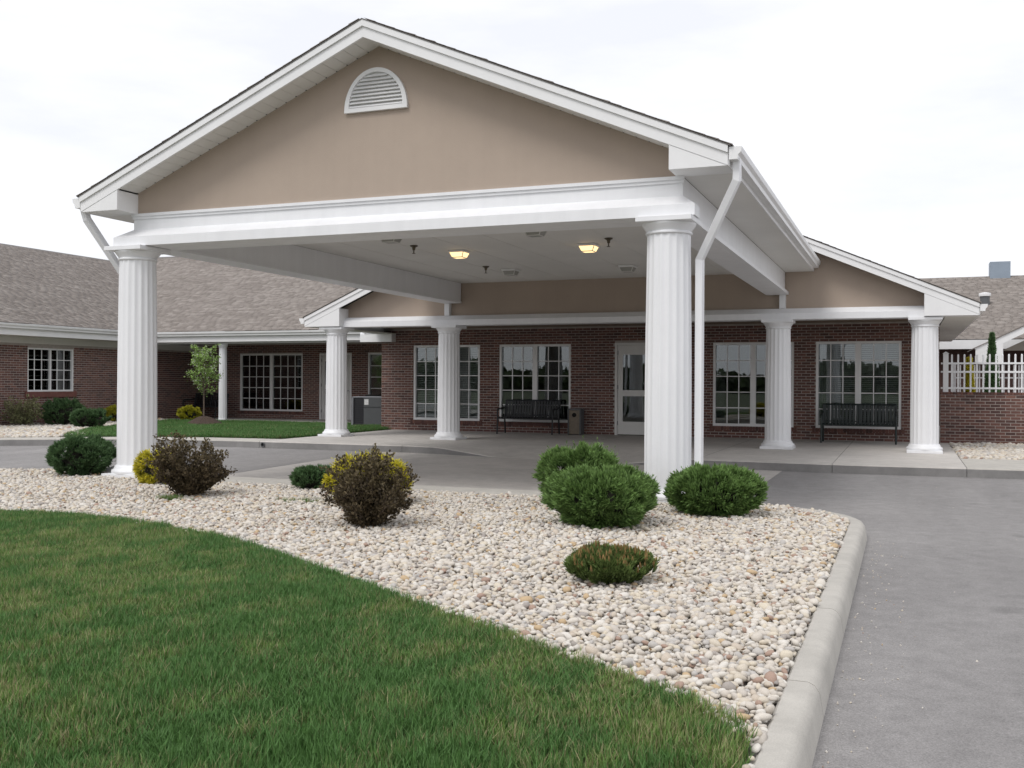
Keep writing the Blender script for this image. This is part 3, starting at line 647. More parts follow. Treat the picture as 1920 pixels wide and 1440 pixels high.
for s in (-1, 1):
    xe = XC + s * (HALF2 + .03); ze = ZP2 - SL2 * (HALF2 + .03)
    b = MB(); b.prism_y([(XC, ZP2 + .006), (xe, ze + .006), (xe, ze + .016), (XC, ZP2 + .016)], D - .46, 22.4); r_ = b.build('roof', M['roofdeck'], MAIN); k = 1 / math.sqrt(1 + SL2 ** 2)
    shingle_roof(r_, (xe + s * .01, D - .472, ze + .017), (0, 1, 0), (-s * k, 0, SL2 * k), lambda a, c: True, 12.4, HALF2 / k * 1.003, 20)
    xa = XC + s * (HALF2 - .004); xb = 10.42 if s > 0 else -3.3
    y1 = 22 if s > 0 else 14.2
    b = MB(); b.box(min(xa, xb), max(xa, xb), D + .021, y1, 2.614, 2.64); b.build('eave_soffit', M['ceil'], MAIN)
    x0, x1 = XC + s * (HALF2 - .003), XC + s * (HALF2 + .012); MB().box(min(x0, x1), max(x0, x1), D - .40, y1, 2.612, ze + .004).build('eave_fascia', M['vinyl'], MAIN)
    gutter(MAIN, (XC + s * (HALF2 + .0125), D - .44, ze), (XC + s * (HALF2 + .0125), y1, ze), (s, 0, 0))
# eave box above the brick corner at the left end of the porch
MB().box(-4.28, -3.30, 13.2, 13.445, 2.40, 2.611).build('eave_box', M['vinyl'], MAIN)
b = MB(); b.tube([(-5.3, 15.1, 2.74), (-5.15, 14.9, 2.62), (-4.55, 14.0, 2.50), (-3.95, 13.55, 2.46)], 1, sq=(.075, .10)); b.build('downspout', M['white'], MAIN)

# ---------------------------------------------------------------- left wing
LW = thing('left_wing_building', (-13.9, 12, 0), 'low brick wing with long grey shingle roof at the left', 'building')
YA = 3.0; FL = frame((-13.9, YA, 0), 90); V_ = lambda y: y - YA
opl = [(V_(10.91), V_(12.64), .97, 2.245)]
brick_wall(LW, FL, 15.75, 2.36, opl, 90, 200, near=(V_(12.4), 1.2))
window(LW, FL, 90, V_(10.91), V_(12.64), .97, 2.245, 3, 4, 2, .045, .05, curtain=[(V_(11.95), V_(12.55))])
b = MB(); b.box(V_(10.91) - .1, V_(12.64) + .1, -.03, .05, .80, .966); b.build('window_sill', M['trim'], LW, FL, bevel=.006)
MB().box(0, 15.7, -.03, .1, 2.362, 2.545).build('frieze_board', M['ceil'], LW, FL)
b = MB(); b.add([(.1, .13, .0), (15.4, .13, 0), (15.4, 4, 0), (.1, 4, 0), (.1, .13, 2.5), (15.4, .13, 2.5), (15.4, 4, 2.5), (.1, 4, 2.5)], [(0, 1, 2, 3), (7, 6, 5, 4), (2, 6, 7, 3), (0, 3, 7, 4), (1, 5, 6, 2)]); b.build('room', M['inside'], LW, FL)
MB().box(-13.895, -13.215, YA, 15.2, 2.546, 2.57).build('eave_soffit', M['ceil'], LW)
MB().box(-13.215, -13.195, YA, 15.235, 2.55, 2.86).build('eave_fascia', M['vinyl'], LW); gutter(LW, (-13.194, YA, 2.865), (-13.194, 15.24 - .13, 2.865), (1, 0, 0))
# set-back front with its own porch
FC = frame((-17.0, 18.65, 0)); UC = lambda x: x + 17.0
opc = [(UC(-16.6), UC(-15.12), .93, 2.30), (UC(-12.25), UC(-9.66), .27, 2.27), (UC(-8.98), UC(-7.72), .02, 2.29), (UC(-7.10), UC(-5.5), .27, 2.28)]
brick_wall(LW, FC, 12.4, 2.64, opc, 0, 100, near=(UC(-9.4), 1.0))
window(LW, FC, 0, UC(-16.6), UC(-15.12), .93, 2.30, 3, 4, 1, .05, curtain=[(UC(-15.7), UC(-15.2))])
window(LW, FC, 0, UC(-12.25), UC(-9.66), .27, 2.27, 4, 5, 2, .055, .12, curtain=[(UC(-10.9), UC(-10.5)), (UC(-9.95), UC(-9.75))])
window(LW, FC, 0, UC(-7.10), UC(-5.5), .27, 2.28, 3, 5, 1, .055)
sill(LW, FC, UC(-12.25), UC(-9.66), .27)
glass_door(LW, FC, 0, UC(-8.98), UC(-7.72), 2.27, M['doorpaint'], [(.5, 1.05), (1.2, 2.0)])
b = MB(); b.add([(.1, .13, .02), (12.3, .13, .02), (12.3, 4, .02), (.1, 4, .02), (.1, .13, 2.55), (12.3, .13, 2.55), (12.3, 4, 2.55), (.1, 4, 2.55)], [(0, 1, 2, 3), (7, 6, 5, 4), (2, 6, 7, 3), (0, 3, 7, 4), (1, 5, 6, 2)]); b.build('room', M['inside'], LW, FC)
MB().box(-13.19, -3.75, 15.28, 18.649, 2.625, 2.65).build('porch_ceiling', M['porchceil'], LW)
MB().box(-13.19, -3.9, 15.255, 15.275, 2.55, 2.86).build('eave_fascia', M['vinyl'], LW); gutter(LW, (-13.194 + .13, 15.254, 2.865), (-4.0, 15.254, 2.865), (0, -1, 0))
MB().box(-13.19, -3.9, 15.45, 15.62, 2.50, 2.619).build('porch_beam', M['white'], LW)
# slim post
pcol = MB(); pcol.box(-.16, .16, -.16, .16, 0, .04); PC = pcol.build('post', M['white'], LW, Matrix.Translation((-10.62, 15.55, .012)))
vs = []; fs = []; n = 64
for z, r in ((.04, .145), (.08, .145), (.09, .132), (2.36, .122), (2.38, .135), (2.43, .15), (2.484, .15)):
    for k in range(n):
        a = 2 * math.pi * k / n; d = .008 if (k % 4 in (1, 2, 3) and .1 > r - .04 and r < .134) else 0; vs.append(((r - d) * math.cos(a), (r - d) * math.sin(a), z))
for i in range(6):
    for k in range(n): fs.append((i * n + k, i * n + (k + 1) % n, (i + 1) * n + (k + 1) % n, (i + 1) * n + k))
MB().add(vs, fs).build('post_shaft', M['white'], PC, Matrix.Translation((-10.62, 15.55, .012)), smooth=40)
# roofs
SM = .42; k = 1 / math.sqrt(1 + SM * SM); ZE = 2.875
b = MB(); b.add([(-13.17, YA, ZE), (-13.17, 15.22, ZE), (-21.3, 23.35, ZE + SM * 8.13), (-21.3, YA, ZE + SM * 8.13)], [(0, 1, 2, 3)]); RL = b.build('roof', M['roofdeck'], LW)
shingle_roof(RL, (-13.15, YA, ZE + .006), (0, 1, 0), (-k, 0, SM * k), lambda a, c: a + YA < 15.24 + c * k, 21, 8.15 / k, 160)
b = MB(); b.add([(-13.17, 15.22, ZE), (-3.0, 15.22, ZE), (-3.0, 24.2, ZE + SM * 8.98), (-22.15, 24.2, ZE + SM * 8.98)], [(0, 1, 2, 3)]); RC = b.build('roof', M['roofdeck'], LW)
shingle_roof(RC, (-23, 15.20, ZE + .006), (1, 0, 0), (0, k, SM * k), lambda a, c: a - 23 > -13.2 - c * k, 20, 9.0 / k, 120)
b = MB(); b.prism_y([(-21.42, 6.26), (-21.3, 6.315), (-21.16, 6.25), (-21.3, 6.33)], YA, 23.4); b.build('ridge_cap', M['roofdeck'], LW)
b = MB(); b.prism_x([(24.07, 6.62), (24.2, 6.67), (24.34, 6.62), (24.2, 6.69)], -22.2, -3); b.build('ridge_cap', M['roofdeck'], LW)
# back slopes so that the wing is closed
MB().add([(-21.3, YA, ZE + SM * 8.13), (-21.3, 23.35, ZE + SM * 8.13), (-29.4, 23.35, ZE), (-29.4, YA, ZE)], [(0, 1, 2, 3)]).build('roof', M['shingle'], LW)
MB().add([(-3, 24.2, ZE + SM * 8.98), (-22.15, 24.2, ZE + SM * 8.98), (-22.15, 33, ZE), (-3, 33, ZE)], [(0, 1, 2, 3)]).build('roof', M['shingle'], LW)
# small things on the wing
b = MB(); b.box(UC(-15.95), UC(-15.3), -.05, .05, .06, .50); pu = b.build('wall_unit', M['grey'], LW, FC)
for i in range(9): MB().box(UC(-15.9), UC(-15.35), -.058, -.0505, .11 + i * .04, .13 + i * .04).build('slat', M['greydk'], pu, FC)
lamp = thing('hanging_lamp', (-11.73, 19.6, 1.85), 'small glowing amber lamp seen through the left porch window', 'lamp')
MB().lathe([(.13, 0), (.05, .16), (.04, .17)], 16).build('shade', M['lit'], lamp, Matrix.Translation((-11.73, 19.6, 1.80)), smooth=40); MB().tube([(-11.73, 19.6, 1.96), (-11.73, 19.6, 2.54)], .008, 6).build('cord', M['black'], lamp)
fl = thing('small_flag', (-14.2, 11.86, 1.02), 'small red and white striped flag behind the left brick wall window', 'flag')
MB().tube([(-14.15, 11.78, 1.02), (-14.2, 11.88, 1.62)], .008, 6).build('staff', M['bark'], fl)
for i in range(5): MB().add([(-14.16, 11.70 + .03 * i, 1.55 - .01 * i), (-14.16, 11.73 + .03 * i, 1.56 - .01 * i), (-14.14, 11.71 + .03 * i, 1.22), (-14.14, 11.68 + .03 * i, 1.21)], [(0, 1, 2, 3)]).build('stripe', M['redcloth'] if i % 2 == 0 else M['curtain'], fl)

# ---------------------------------------------------------------- right side: low wall, fences, far wing
LOW = thing('low_brick_wall', (25, 13.45, 0), 'low brick garden wall carrying the white picket fence at the right', 'wall')
brick_wall(LOW, frame((10.45, 13.45, 0)), 14, 1.085, [], 0, 300, thick=.22)
b = MB()
for i in range(206): b.box(i * .068 + .004, (i + 1) * .068 - .004, -.006, .225, 1.088, 1.145)
o = b.build('coping_bricks', M['brick'], LOW, frame((10.45, 13.45, 0))); o['kind'] = 'stuff'
def fence(name, label, fr, length, z0, z1, rails, sp, post_at, pw=.018):
    t_ = thing(name, tuple(fr @ Vector((0, 0, z0))), label, 'fence')
    pm = MB().box(-pw, pw, -pw, pw, 0, z1 - z0 - .02).add([(-pw, -pw, z1 - z0 - .02), (pw, -pw, z1 - z0 - .02), (pw, pw, z1 - z0 - .02), (-pw, pw, z1 - z0 - .02), (0, 0, z1 - z0)], [(0, 1, 4), (1, 2, 4), (2, 3, 4), (3, 0, 4)]).mesh('picket'); pm.materials.append(M['white'])
    u = .1
    while u < length:
        if not any(abs(u - p) < .07 for p in post_at): place('picket', pm, None, t_, fr @ Vector((u, 0, z0)))
        u += sp
    for z in rails: MB().box(0, length, -.03, .03, z - .02, z + .02).build('rail', M['white'], t_, fr)
    for p in post_at:
        q = MB().box(p - .055, p + .055, -.055, .055, z0, z1 + .01); q.add([(p - .07, -.07, z1 + .01), (p + .07, -.07, z1 + .01), (p + .07, .07, z1 + .01), (p - .07, .07, z1 + .01), (p, 0, z1 + .06)], [(0, 1, 4), (1, 2, 4), (2, 3, 4), (3, 0, 4), (0, 3, 2, 1)]); q.build('post', M['white'], t_, fr)
fence('picket_fence', 'white picket fence standing on top of the low brick wall', frame((10.46, 13.56, 0)), 9.0, 1.146, 2.0, (1.235, 1.60, 1.79), .128, (.10, 2.5, 5.0, 7.5))
fence('picket_fence', 'farther white picket fence seen through the fence on the brick wall', frame((11.0, 21.5, 0)), 9.0, 0.0, 1.90, (.35, 1.52, 1.68), .13, (.06, 2.4, 4.8, 7.2))
sheet('courtyard', [(10.43, 13.7), (40, 13.7), (40, 24), (10.43, 24)], -.01, M['concrete'])
FW = thing('far_wing_building', (14, 24.6, 0), 'far brick wing with grey shingle roof behind the right end of the porch', 'building')
MB().box(10.5, 34, 24.6, 24.8, -.1, 2.7).build('wall', M['brick'], FW)
b = MB(); b.add([(6, 24, 2.75), (40, 24, 2.75), (40, 31, 5.43), (6, 31, 5.43)], [(0, 1, 2, 3)]).add([(6, 31, 5.43), (40, 31, 5.43), (40, 38, 2.75), (6, 38, 2.75)], [(0, 1, 2, 3)]); RF = b.build('roof', M['roofdeck'], FW)
k = 1 / math.sqrt(1 + .383 ** 2); shingle_roof(RF, (9, 23.98, 2.76), (1, 0, 0), (0, k, .383 * k), lambda a, c: True, 9, 7 / k, 60)
MB().box(6, 40, 23.97, 23.99, 2.45, 2.74).build('eave_fascia', M['vinyl'], FW)
MB().box(12.66, 13.35, 30.6, 31.3, 5.1, 5.93).build('rooftop_flue', M['bluegrey'], FW)
vp = MB(); vp.lathe([(.155, 0), (.155, .34)], 20); VP = vp.build('vent_pipe', M['greydk'], FW, Matrix.Translation((12.28, 27.5, 4.05)), smooth=40); MB().lathe([(.19, .34), (.20, .40), (.19, .45), (.05, .48)], 20).build('vent_cap', M['vinyl'], VP, Matrix.Translation((12.28, 27.5, 4.05)), smooth=40)
SH = thing('courtyard_shelter', (14.4, 20, 0), 'white gabled courtyard shelter behind the white fence at the far right', 'shelter')
for s in (-1, 1):
    xe, ze, xp, zp = 14.4 + s * 2.85, 2.33, 14.4, 3.76
    MB().prism_y([(xp, zp), (xe, ze), (xe, ze - .20), (xp, zp - .20)], 20, 20.04).build('rake_board', M['vinyl'], SH)
    MB().prism_y([(xp, zp + .04), (xe + s * .04, ze + .02), (xe + s * .04, ze), (xp, zp + .002)], 19.96, 23.2).build('roof', M['shingle'], SH)
    MB().prism_y([(xe, ze - .201), (xe - s * .7, ze + .35 - .201), (xe - s * .7, ze - .42), (xe, ze - .42)], 20.002, 20.3).build('cornice_return', M['vinyl'], SH)
    for y in (20.3, 23): MB().box(14.4 + s * 2.3 - .08, 14.4 + s * 2.3 + .08, y - .08, y + .08, 0, 2.2).build('post', M['white'], SH)
MB().prism_y([(12.3, 2.3), (16.5, 2.3), (14.4, 3.35)], 20.9, 21.0).build('gable_wall', M['inside'], SH)

# ---------------------------------------------------------------- benches, bin, air conditioner
def bench(loc, rz, label, wdt=1.52, mat='darkmetal', nsl=20):
    mt = M[mat]; t_ = thing('bench', (0, 0, 0), label, 'bench', 'slatted metal benches along the porches')
    h = wdt / 2
    sl = MB(); sl.tube([(0, .235, .40), (0, .27, .52), (0, .33, .84)], 1, sq=(.056, .008)); sm = sl.mesh('back_slat'); sm.materials.append(mt)
    ss = MB(); ss.tube([(0, -.26, .405), (0, -.22, .435), (0, .0, .425), (0, .22, .40)], 1, sq=(.056, .008)); s2 = ss.mesh('seat_slat'); s2.materials.append(mt)
    for i in range(nsl):
        x = -h + .06 + (wdt - .12) * i / (nsl - 1); place('back_slat', sm, None, t_, (x, 0, 0)); place('seat_slat', s2, None, t_, (x, 0, 0))
    for nm, y, z, r in (('top_rail', .335, .85, .02), ('back_rail', .262, .47, .014), ('seat_rail', -.262, .40, .018), ('seat_rail', .22, .395, .018)): MB().tube([(-h + .02, y, z), (h - .02, y, z)], r, 8).build(nm, mt, t_)
    MB().tube([(0, .225, .40), (0, .27, .56), (0, .335, .85)], .018, 8).build('centre_bar', mt, t_, smooth=50)
    for x in (-h + .02, h - .02):
        MB().tube([(x, .28, 0), (x, .25, .2), (x, .225, .40), (x, .27, .56), (x, .335, .85)], [.022, .022, .022, .02, .018], 8).build('back_leg', mt, t_, smooth=50)
        MB().tube([(x, -.30, 0), (x, -.275, .2), (x, -.262, .40)], .022, 8).build('front_leg', mt, t_, smooth=50)
        if x: MB().tube([(x, -.262, .40), (x, -.275, .58), (x, -.24, .625), (x, -.1, .64), (x, .10, .635), (x, .295, .68)], [.02, .02, .022, .024, .022, .018], 8).build('armrest', mt, t_, smooth=50)
    t_.location = loc; t_.rotation_euler = (0, 0, rz); return t_
bench((.76, 12.97, 0), 0, 'black slatted metal bench under the window just left of the entrance door')
bench((8.75, 12.62, 0), 0, 'dark green slatted metal bench under the window right of the entrance, between two columns', mat='greenmetal', wdt=1.6)
bench((-13.0, 17.7, .012), R(-8), 'dark slatted bench in the shaded left porch behind the young tree', mat='darkmetal', wdt=1.6)
bench((-6.2, 17.9, .012), 0, 'dark slatted bench mostly hidden behind the air conditioning unit', wdt=1.5)
BIN = thing('ash_bin', (1.98, 13.15, 0), 'tan square litter bin with round black hole beside the bench', 'bin')
b = MB(); b.box(1.83, 2.11, 13.02, 13.30, .02, .62); b.build('body', M['tan'], BIN, bevel=.012)
for xa, xb in ((1.80, 1.829), (2.111, 2.14)): MB().box(xa, xb, 13.0, 13.32, 0, .66).build('side_panel', M['greydk'], BIN, bevel=.006)
MB().box(1.829, 2.111, 13.01, 13.31, .621, .66).build('top', M['greydk'], BIN)
MB().lathe([(.055, 0), (.055, .012)], 20).build('opening', M['black'], BIN, Matrix.Translation((1.97, 13.021, .50)) @ Matrix.Rotation(R(90), 4, 'X'))
AC = thing('air_conditioner', (-4.95, 15.0, 0), 'grey outdoor air conditioning unit on the grass at the brick corner', 'air conditioner')
AM = frame((-4.95, 15.0, 0), 20)
MB().box(-.5, .5, -.5, .5, 0, .05).build('pad', M['concrete'], AC, AM); MB().box(-.43, .43, -.43, .43, .05, .84).build('coil', M['louvre'], AC, AM)
MB().box(-.46, .46, -.46, .46, .841, .875).build('top_panel', M['grey'], AC, AM, bevel=.008)
for x, y in ((-.45, -.45), (.45, -.45), (-.45, .45), (.45, .45)): MB().box(x - .03, x + .03, y - .03, y + .03, .05, .84).build('corner_post', M['grey'], AC, AM)
MB().box(-.12, .42, -.465, -.431, .06, .84).build('service_panel', M['greydk'], AC, AM); MB().box(-.12, .42, -.48, -.466, .58, .838).build('upper_panel', M['greydk'], AC, AM)
MB().box(-.10, .02, -.484, -.4805, .64, .80).build('printed_label', M['label'], AC, AM)
for i in range(14):
    MB().box(-.42, -.13, -.445, -.4305, .08 + i * .054, .105 + i * .054).build('louvre', M['louvre'], AC, AM); MB().box(-.445, -.4305, -.42, .42, .08 + i * .054, .105 + i * .054).build('louvre', M['greydk'], AC, AM)

# ---------------------------------------------------------------- plants
def rnd_dirs(n):
    d = RNG.normal(size=(n, 3)); return d / np.linalg.norm(d, axis=1, keepdims=True)
def unit(a): return a / np.maximum(1e-9, np.linalg.norm(a, axis=1, keepdims=True))
def leaves(P, Dv, L, Wd, fold=0.0):
    """one four-cornered leaf per point; returns verts, quads, tip, shade"""
    n = len(P); L = np.broadcast_to(L, n)[:, None]; Wd = np.broadcast_to(Wd, n)[:, None]
    s = unit(np.cross(Dv, rnd_dirs(n))); mid = P + Dv * L * .55
    v = np.stack([P, mid + s * Wd, P + Dv * L, mid - s * Wd], 1).reshape(-1, 3)
    f = np.arange(4 * n).reshape(n, 4); tip = np.tile([0, .6, 1, .6], n); sh = np.repeat(RNG.random(n), 4)
    return v, f, tip, sh
def merge(parts):
    V, F, T, H = [], [], [], []; o = 0
    for v, f, t_, h in parts: V.append(v); F.append(f + o); T.append(t_); H.append(h); o += len(v)
    return np.concatenate(V), np.concatenate(F), np.concatenate(T), np.concatenate(H)
def core(parent, c, r, h, prof, mat, name='twigs', k=.72):
    b = MB(); n = 20; vs = []; fs = []; m_ = 9
    for i in range(m_):
        t_ = i / (m_ - 1); 
        for j in range(n):
            a = 2 * math.pi * j / n; rr = r * prof(t_) * k * random.uniform(.85, 1.1); vs.append((c[0] + rr * math.cos(a), c[1] + rr * math.sin(a), c[2] + .02 + h * .86 * t_))
    for i in range(m_ - 1):
        for j in range(n): fs.append((i * n + j, i * n + (j + 1) % n, (i + 1) * n + (j + 1) % n, (i + 1) * n + j))
    fs.append(tuple(range((m_ - 1) * n, m_ * n))); b.add(vs, fs); return b.build(name, mat, parent)
def mound_shrub(name, loc, w, h, mat, label, cat, n=4200, nl=6, L=(.045, .085), Wd=.006, spread=.55, up=.45, undercut=.52, flat=2.6, droop=0.0, lump=.17, group=None, depth=1.0, candles=0):
    """dense clipped shrub: short sprays all over a lumpy flat-topped body"""
    t_ = thing(name, loc, label, cat, group); c = np.array(loc, float); r = w / 2
    def prof(z):                                            # radius against height 0..1
        return (undercut + (1 - undercut) * np.clip(z / .45, 0, 1) ** .7) * (1 - np.clip((z - .45) / .55, 0, 1) ** flat) ** (1 / 2.2)
    ph = RNG.random(6) * 6.28
    def lum(a, z): return 1 + lump * (np.sin(3 * a + ph[0]) * .5 + np.sin(5 * a + ph[1] + 4 * z) * .35 + np.sin(8 * a + ph[2] - 5 * z) * .3 + np.sin(13 * a + 9 * z + ph[3]) * .22)
    # sprays gathered in tufts on the sides and the top
    per = 11; nt_ = n // per + 1; rp_ = lambda x: np.repeat(x, per)[:n]
    a = rp_(RNG.random(nt_) * 6.283) + RNG.normal(0, .055, n); side = rp_(RNG.random(nt_) < .62)
    z = np.where(side, np.clip(rp_(RNG.random(nt_) * .92) + RNG.normal(0, .035, n), 0, .97), 0); rr = np.zeros(n); q = np.clip(np.sqrt(rp_(RNG.random(nt_))) + RNG.normal(0, .035, n), 0, 1); kk = rp_(np.abs(RNG.normal(0, .085, nt_))); dd = np.repeat(rnd_dirs(nt_), per, 0)[:n]
    # top points: invert profile
    zz = np.linspace(.45, 1, 60); pr_ = prof(zz); ztop = np.interp(q, pr_[::-1], zz[::-1])
    z = np.where(side, z, ztop); rr = np.where(side, prof(z), q)
    k = 1.04 - kk - np.abs(RNG.normal(0, .03, n)); rr = rr * lum(a, z) * k; zz2 = z * (1 - np.where(side, 0, kk * .6)) * (1 + .06 * np.sin(3 * a + ph[4]) + .05 * np.sin(7 * a * 1 + ph[5]))
    P = np.stack([c[0] + r * rr * np.cos(a), c[1] + r * depth * rr * np.sin(a), c[2] + .025 + h * .93 * zz2], 1)
    out = np.stack([np.cos(a) * np.where(side, 1, q), np.sin(a) * np.where(side, 1, q), np.where(side, (z - .3) * .9, 1.2 - .6 * q)], 1); out = unit(out)
    parts = []
    base = unit(out + np.array([0, 0, up]) + dd * spread + rnd_dirs(n) * spread * .45)
    for j in range(nl):
        d = unit(base + rnd_dirs(n) * .42 + np.array([0, 0, -droop * (j / nl)])); off = base * RNG.uniform(0, .05, n)[:, None]
        parts.append(leaves(P + off - base * .035, d, RNG.uniform(*L, n), Wd * RNG.uniform(.7, 1.3, n)))
    ns = n // 40; sel = RNG.integers(0, n, ns); d0 = unit(base[sel] + rnd_dirs(ns) * .35 + np.array([0, 0, .25]))
    for j in range(9): parts.append(leaves(P[sel] + d0 * (.012 * j) * (h / .5), unit(d0 + rnd_dirs(ns) * .45), RNG.uniform(.02, .05, ns), Wd))
    v, f, tp, sh = merge(parts)
    v[:, 2] = np.maximum(v[:, 2], c[2] + .004)
    sb = MB()
    for j in range(9):
        aa = j * .7 + random.random() * .4; r1 = r * random.uniform(.1, .25); r2 = r * random.uniform(.45, .75); sb.tube([(c[0] + r1 * math.cos(aa) * .4, c[1] + r1 * math.sin(aa) * .4, c[2]), (c[0] + r1 * math.cos(aa), c[1] + r1 * math.sin(aa), c[2] + h * .2), (c[0] + r2 * math.cos(aa), c[1] + r2 * math.sin(aa), c[2] + h * .5)], [.012, .009, .005], 5)
    sb.build('stems', M['bark'], t_)
    np_mesh('foliage', v, f, mat, t_, {'tip': tp, 'shade': sh}, c)
    core(t_, c, r * .86, h * .9, lambda z_: float(prof(np.array(z_ * .97))) * (1 if z_ > .2 else .45 + 2.75 * z_), M['core'])
    if candles:
        sel = RNG.choice(np.where(z > .3)[0], candles); Pc = P[sel]; d = unit(np.array([0, 0, 1.0]) + rnd_dirs(candles) * .15)
        ps = [leaves(Pc, d, RNG.uniform(.04, .075, candles), .008) for _ in range(3)]; v, f, tp, sh = merge(ps); np_mesh('candles', v, f, M['candle'], t_, {'tip': tp, 'shade': sh}, c)
    return t_
def branchy(name, loc, w, h, label, cat, mat, stems=26, twigs=7, nl=16, L=(.018, .034), Wd=.008, lean=.6, stem_mat='bark', low=.25, seed_out=1.0, clump=.05, r0=.006):
    """open upright shrub: stems fanning from the base, twigs and leaves along them"""
    t_ = thing(name, loc, label, cat); c = np.array(loc, float); b = MB(); tips = []
    for i in range(stems):
        a = 6.283 * i / stems + random.uniform(-.3, .3); rad = (random.random() ** .6) * w / 2 * seed_out; hh = h * (1 - .30 * (rad / (w / 2)) ** 2) * random.uniform(.72 - .42 * min(1, rad / (w / 2)), 1.0)
        p0 = c + np.array([random.uniform(-.04, .04), random.uniform(-.04, .04), 0]); p3 = c + np.array([rad * math.cos(a), rad * math.sin(a), hh])
        p1 = p0 + (p3 - p0) * .4 + np.array([math.cos(a), math.sin(a), 0]) * rad * -.10 ; p2 = p0 + (p3 - p0) * .75
        pts = [p0, p1, p2, p3]; b.tube(pts, [r0, r0 * .8, r0 * .55, r0 * .3], 5)
        for k in range(twigs):
            s = low + (1 - low) * (k + random.random()) / twigs; s = min(s, 1); q = p0 + (p3 - p0) * s
            d = np.array([random.gauss(math.cos(a) * .5, .6), random.gauss(math.sin(a) * .5, .6), random.uniform(.1, 1.0)]); d /= np.linalg.norm(d); ln = random.uniform(.06, .15) * (h / .7)
            e = q + d * ln; b.tube([q, e], [r0 * .4, r0 * .2], 4); tips.append((q, e))
    b.build('stems', M[stem_mat], t_)
    Q = np.array([x[0] for x in tips]); E_ = np.array([x[1] for x in tips]); n = len(tips) * nl
    ii = np.repeat(np.arange(len(tips)), nl); tt = RNG.random(n)[:, None] ** .7; P = Q[ii] + (E_[ii] - Q[ii]) * tt + RNG.normal(0, clump * .35, (n, 3))
    d = unit(unit(E_[ii] - Q[ii]) * .8 + rnd_dirs(n) * .8 + np.array([0, 0, .25])); v, f, tp, sh = leaves(P, d, RNG.uniform(*L, n), Wd * RNG.uniform(.7, 1.3, n))
    hgt = np.clip((v[:, 2] - c[2]) / h, 0, 1); tp = tp * .35 + .65 * np.clip((hgt - .45) * 1.8, 0, 1) * np.repeat(RNG.random(n), 4)
    v[:, 2] = np.maximum(v[:, 2], c[2] + .004); np_mesh('foliage', v, f, mat, t_, {'tip': tp, 'shade': sh}, c); return t_
JG = 'clipped junipers in the gravel beds'
mound_shrub('juniper_shrub', (-.80, -.42, 0), .76, .49, M['juniper_dk'], 'dark green clipped juniper left of the big left column', 'shrub', 4200, 6, group=JG, flat=3.2)
mound_shrub('gold_shrub', (.99, -1.0, 0), .44, .40, M['gold'], 'golden yellow shrub at the foot of the big left column', 'shrub', 1500, 6, (.05, .09), .006, droop=.9, up=.25, lump=.12)
branchy('ninebark_shrub', (2.28, -1.98, 0), .80, .78, 'dark brown leafy shrub beside the golden shrub, left one of two', 'shrub', M['brown'], 46, 12, 26, (.022, .042), .011, low=.12)
mound_shrub('juniper_shrub', (3.06, -.70, 0), .46, .23, M['juniper_dk'], 'smallest clipped green juniper, just left behind the right brown shrub', 'shrub', 1500, 6, group=JG)
mound_shrub('gold_shrub', (4.46, -1.80, 0), .78, .49, M['gold'], 'golden yellow shrub behind the right brown shrub', 'shrub', 3000, 6, (.05, .10), .006, droop=.9, up=.25, lump=.14)
branchy('ninebark_shrub', (5.24, -3.20, 0), .80, .69, 'dark brown leafy shrub in front of a golden shrub, in the middle of the gravel', 'shrub', M['brown'], 52, 12, 28, (.020, .040), .010, low=.10)
mound_shrub('juniper_shrub', (6.58, -1.12, 0), .78, .62, M['juniper'], 'bright green clipped juniper partly hidden behind the largest juniper', 'shrub', 4200, 7, group=JG, flat=3.2)
mound_shrub('juniper_shrub', (7.17, -2.38, 0), .90, .49, M['juniper'], 'largest bright green clipped juniper in front of the big right column', 'shrub', 6200, 7, group=JG, undercut=.42, flat=3.4)
mound_shrub('juniper_shrub', (7.95, -1.12, 0), .86, .43, M['juniper'], 'wide green clipped juniper right of the big right column', 'shrub', 5200, 7, group=JG, flat=3.4, undercut=.46)
mound_shrub('mugo_pine', (7.91, -4.80, 0), .53, .19, M['mugo'], 'low dwarf pine with brown shoots at the front of the gravel', 'shrub', 3600, 8, (.025, .05), .0035, up=1.1, spread=.4, candles=420, flat=2.2)
branchy('ninebark_shrub', (-3.62, -.25, 0), .72, .62, 'dark brown shrub cut off by the left edge of the picture', 'shrub', M['brown'], 36, 10, 22, (.022, .042), .011, low=.12)
branchy('pale_shrub', (-13.35, 10.25, 0), 1.0, .95, 'thin pale green shrub against the left brick wall under the window', 'shrub', M['pale'], 30, 9, 13, (.04, .065), .018, r0=.008, low=.12)
mound_shrub('juniper_shrub', (-13.0, 11.35, 0), 1.14, .74, M['juniper_dk'], 'dark clipped juniper against the left brick wall, larger of the two', 'shrub', 3000, 6, group=JG, Wd=.009)
mound_shrub('juniper_shrub', (-11.1, 10.35, 0), .92, .50, M['juniper_dk'], 'dark clipped juniper by the left sidewalk, smaller of the two', 'shrub', 2600, 6, group=JG, Wd=.009)
mound_shrub('gold_shrub', (-13.25, 13.75, 0), .74, .46, M['lime'], 'yellow green shrub at the left brick wall near the lawn corner', 'shrub', 1500, 6, (.06, .11), .011, up=.5)
mound_shrub('gold_shrub', (-11.75, 15.35, 0), .62, .44, M['lime'], 'yellow green shrub left of the young tree', 'shrub', 1300, 6, (.06, .11), .011, up=.5)
mound_shrub('juniper_shrub', (12.55, 12.0, 0), .98, .36, M['juniper_dk'], 'low green juniper cut off by the right edge of the picture', 'shrub', 2200, 6, group=JG, Wd=.009)
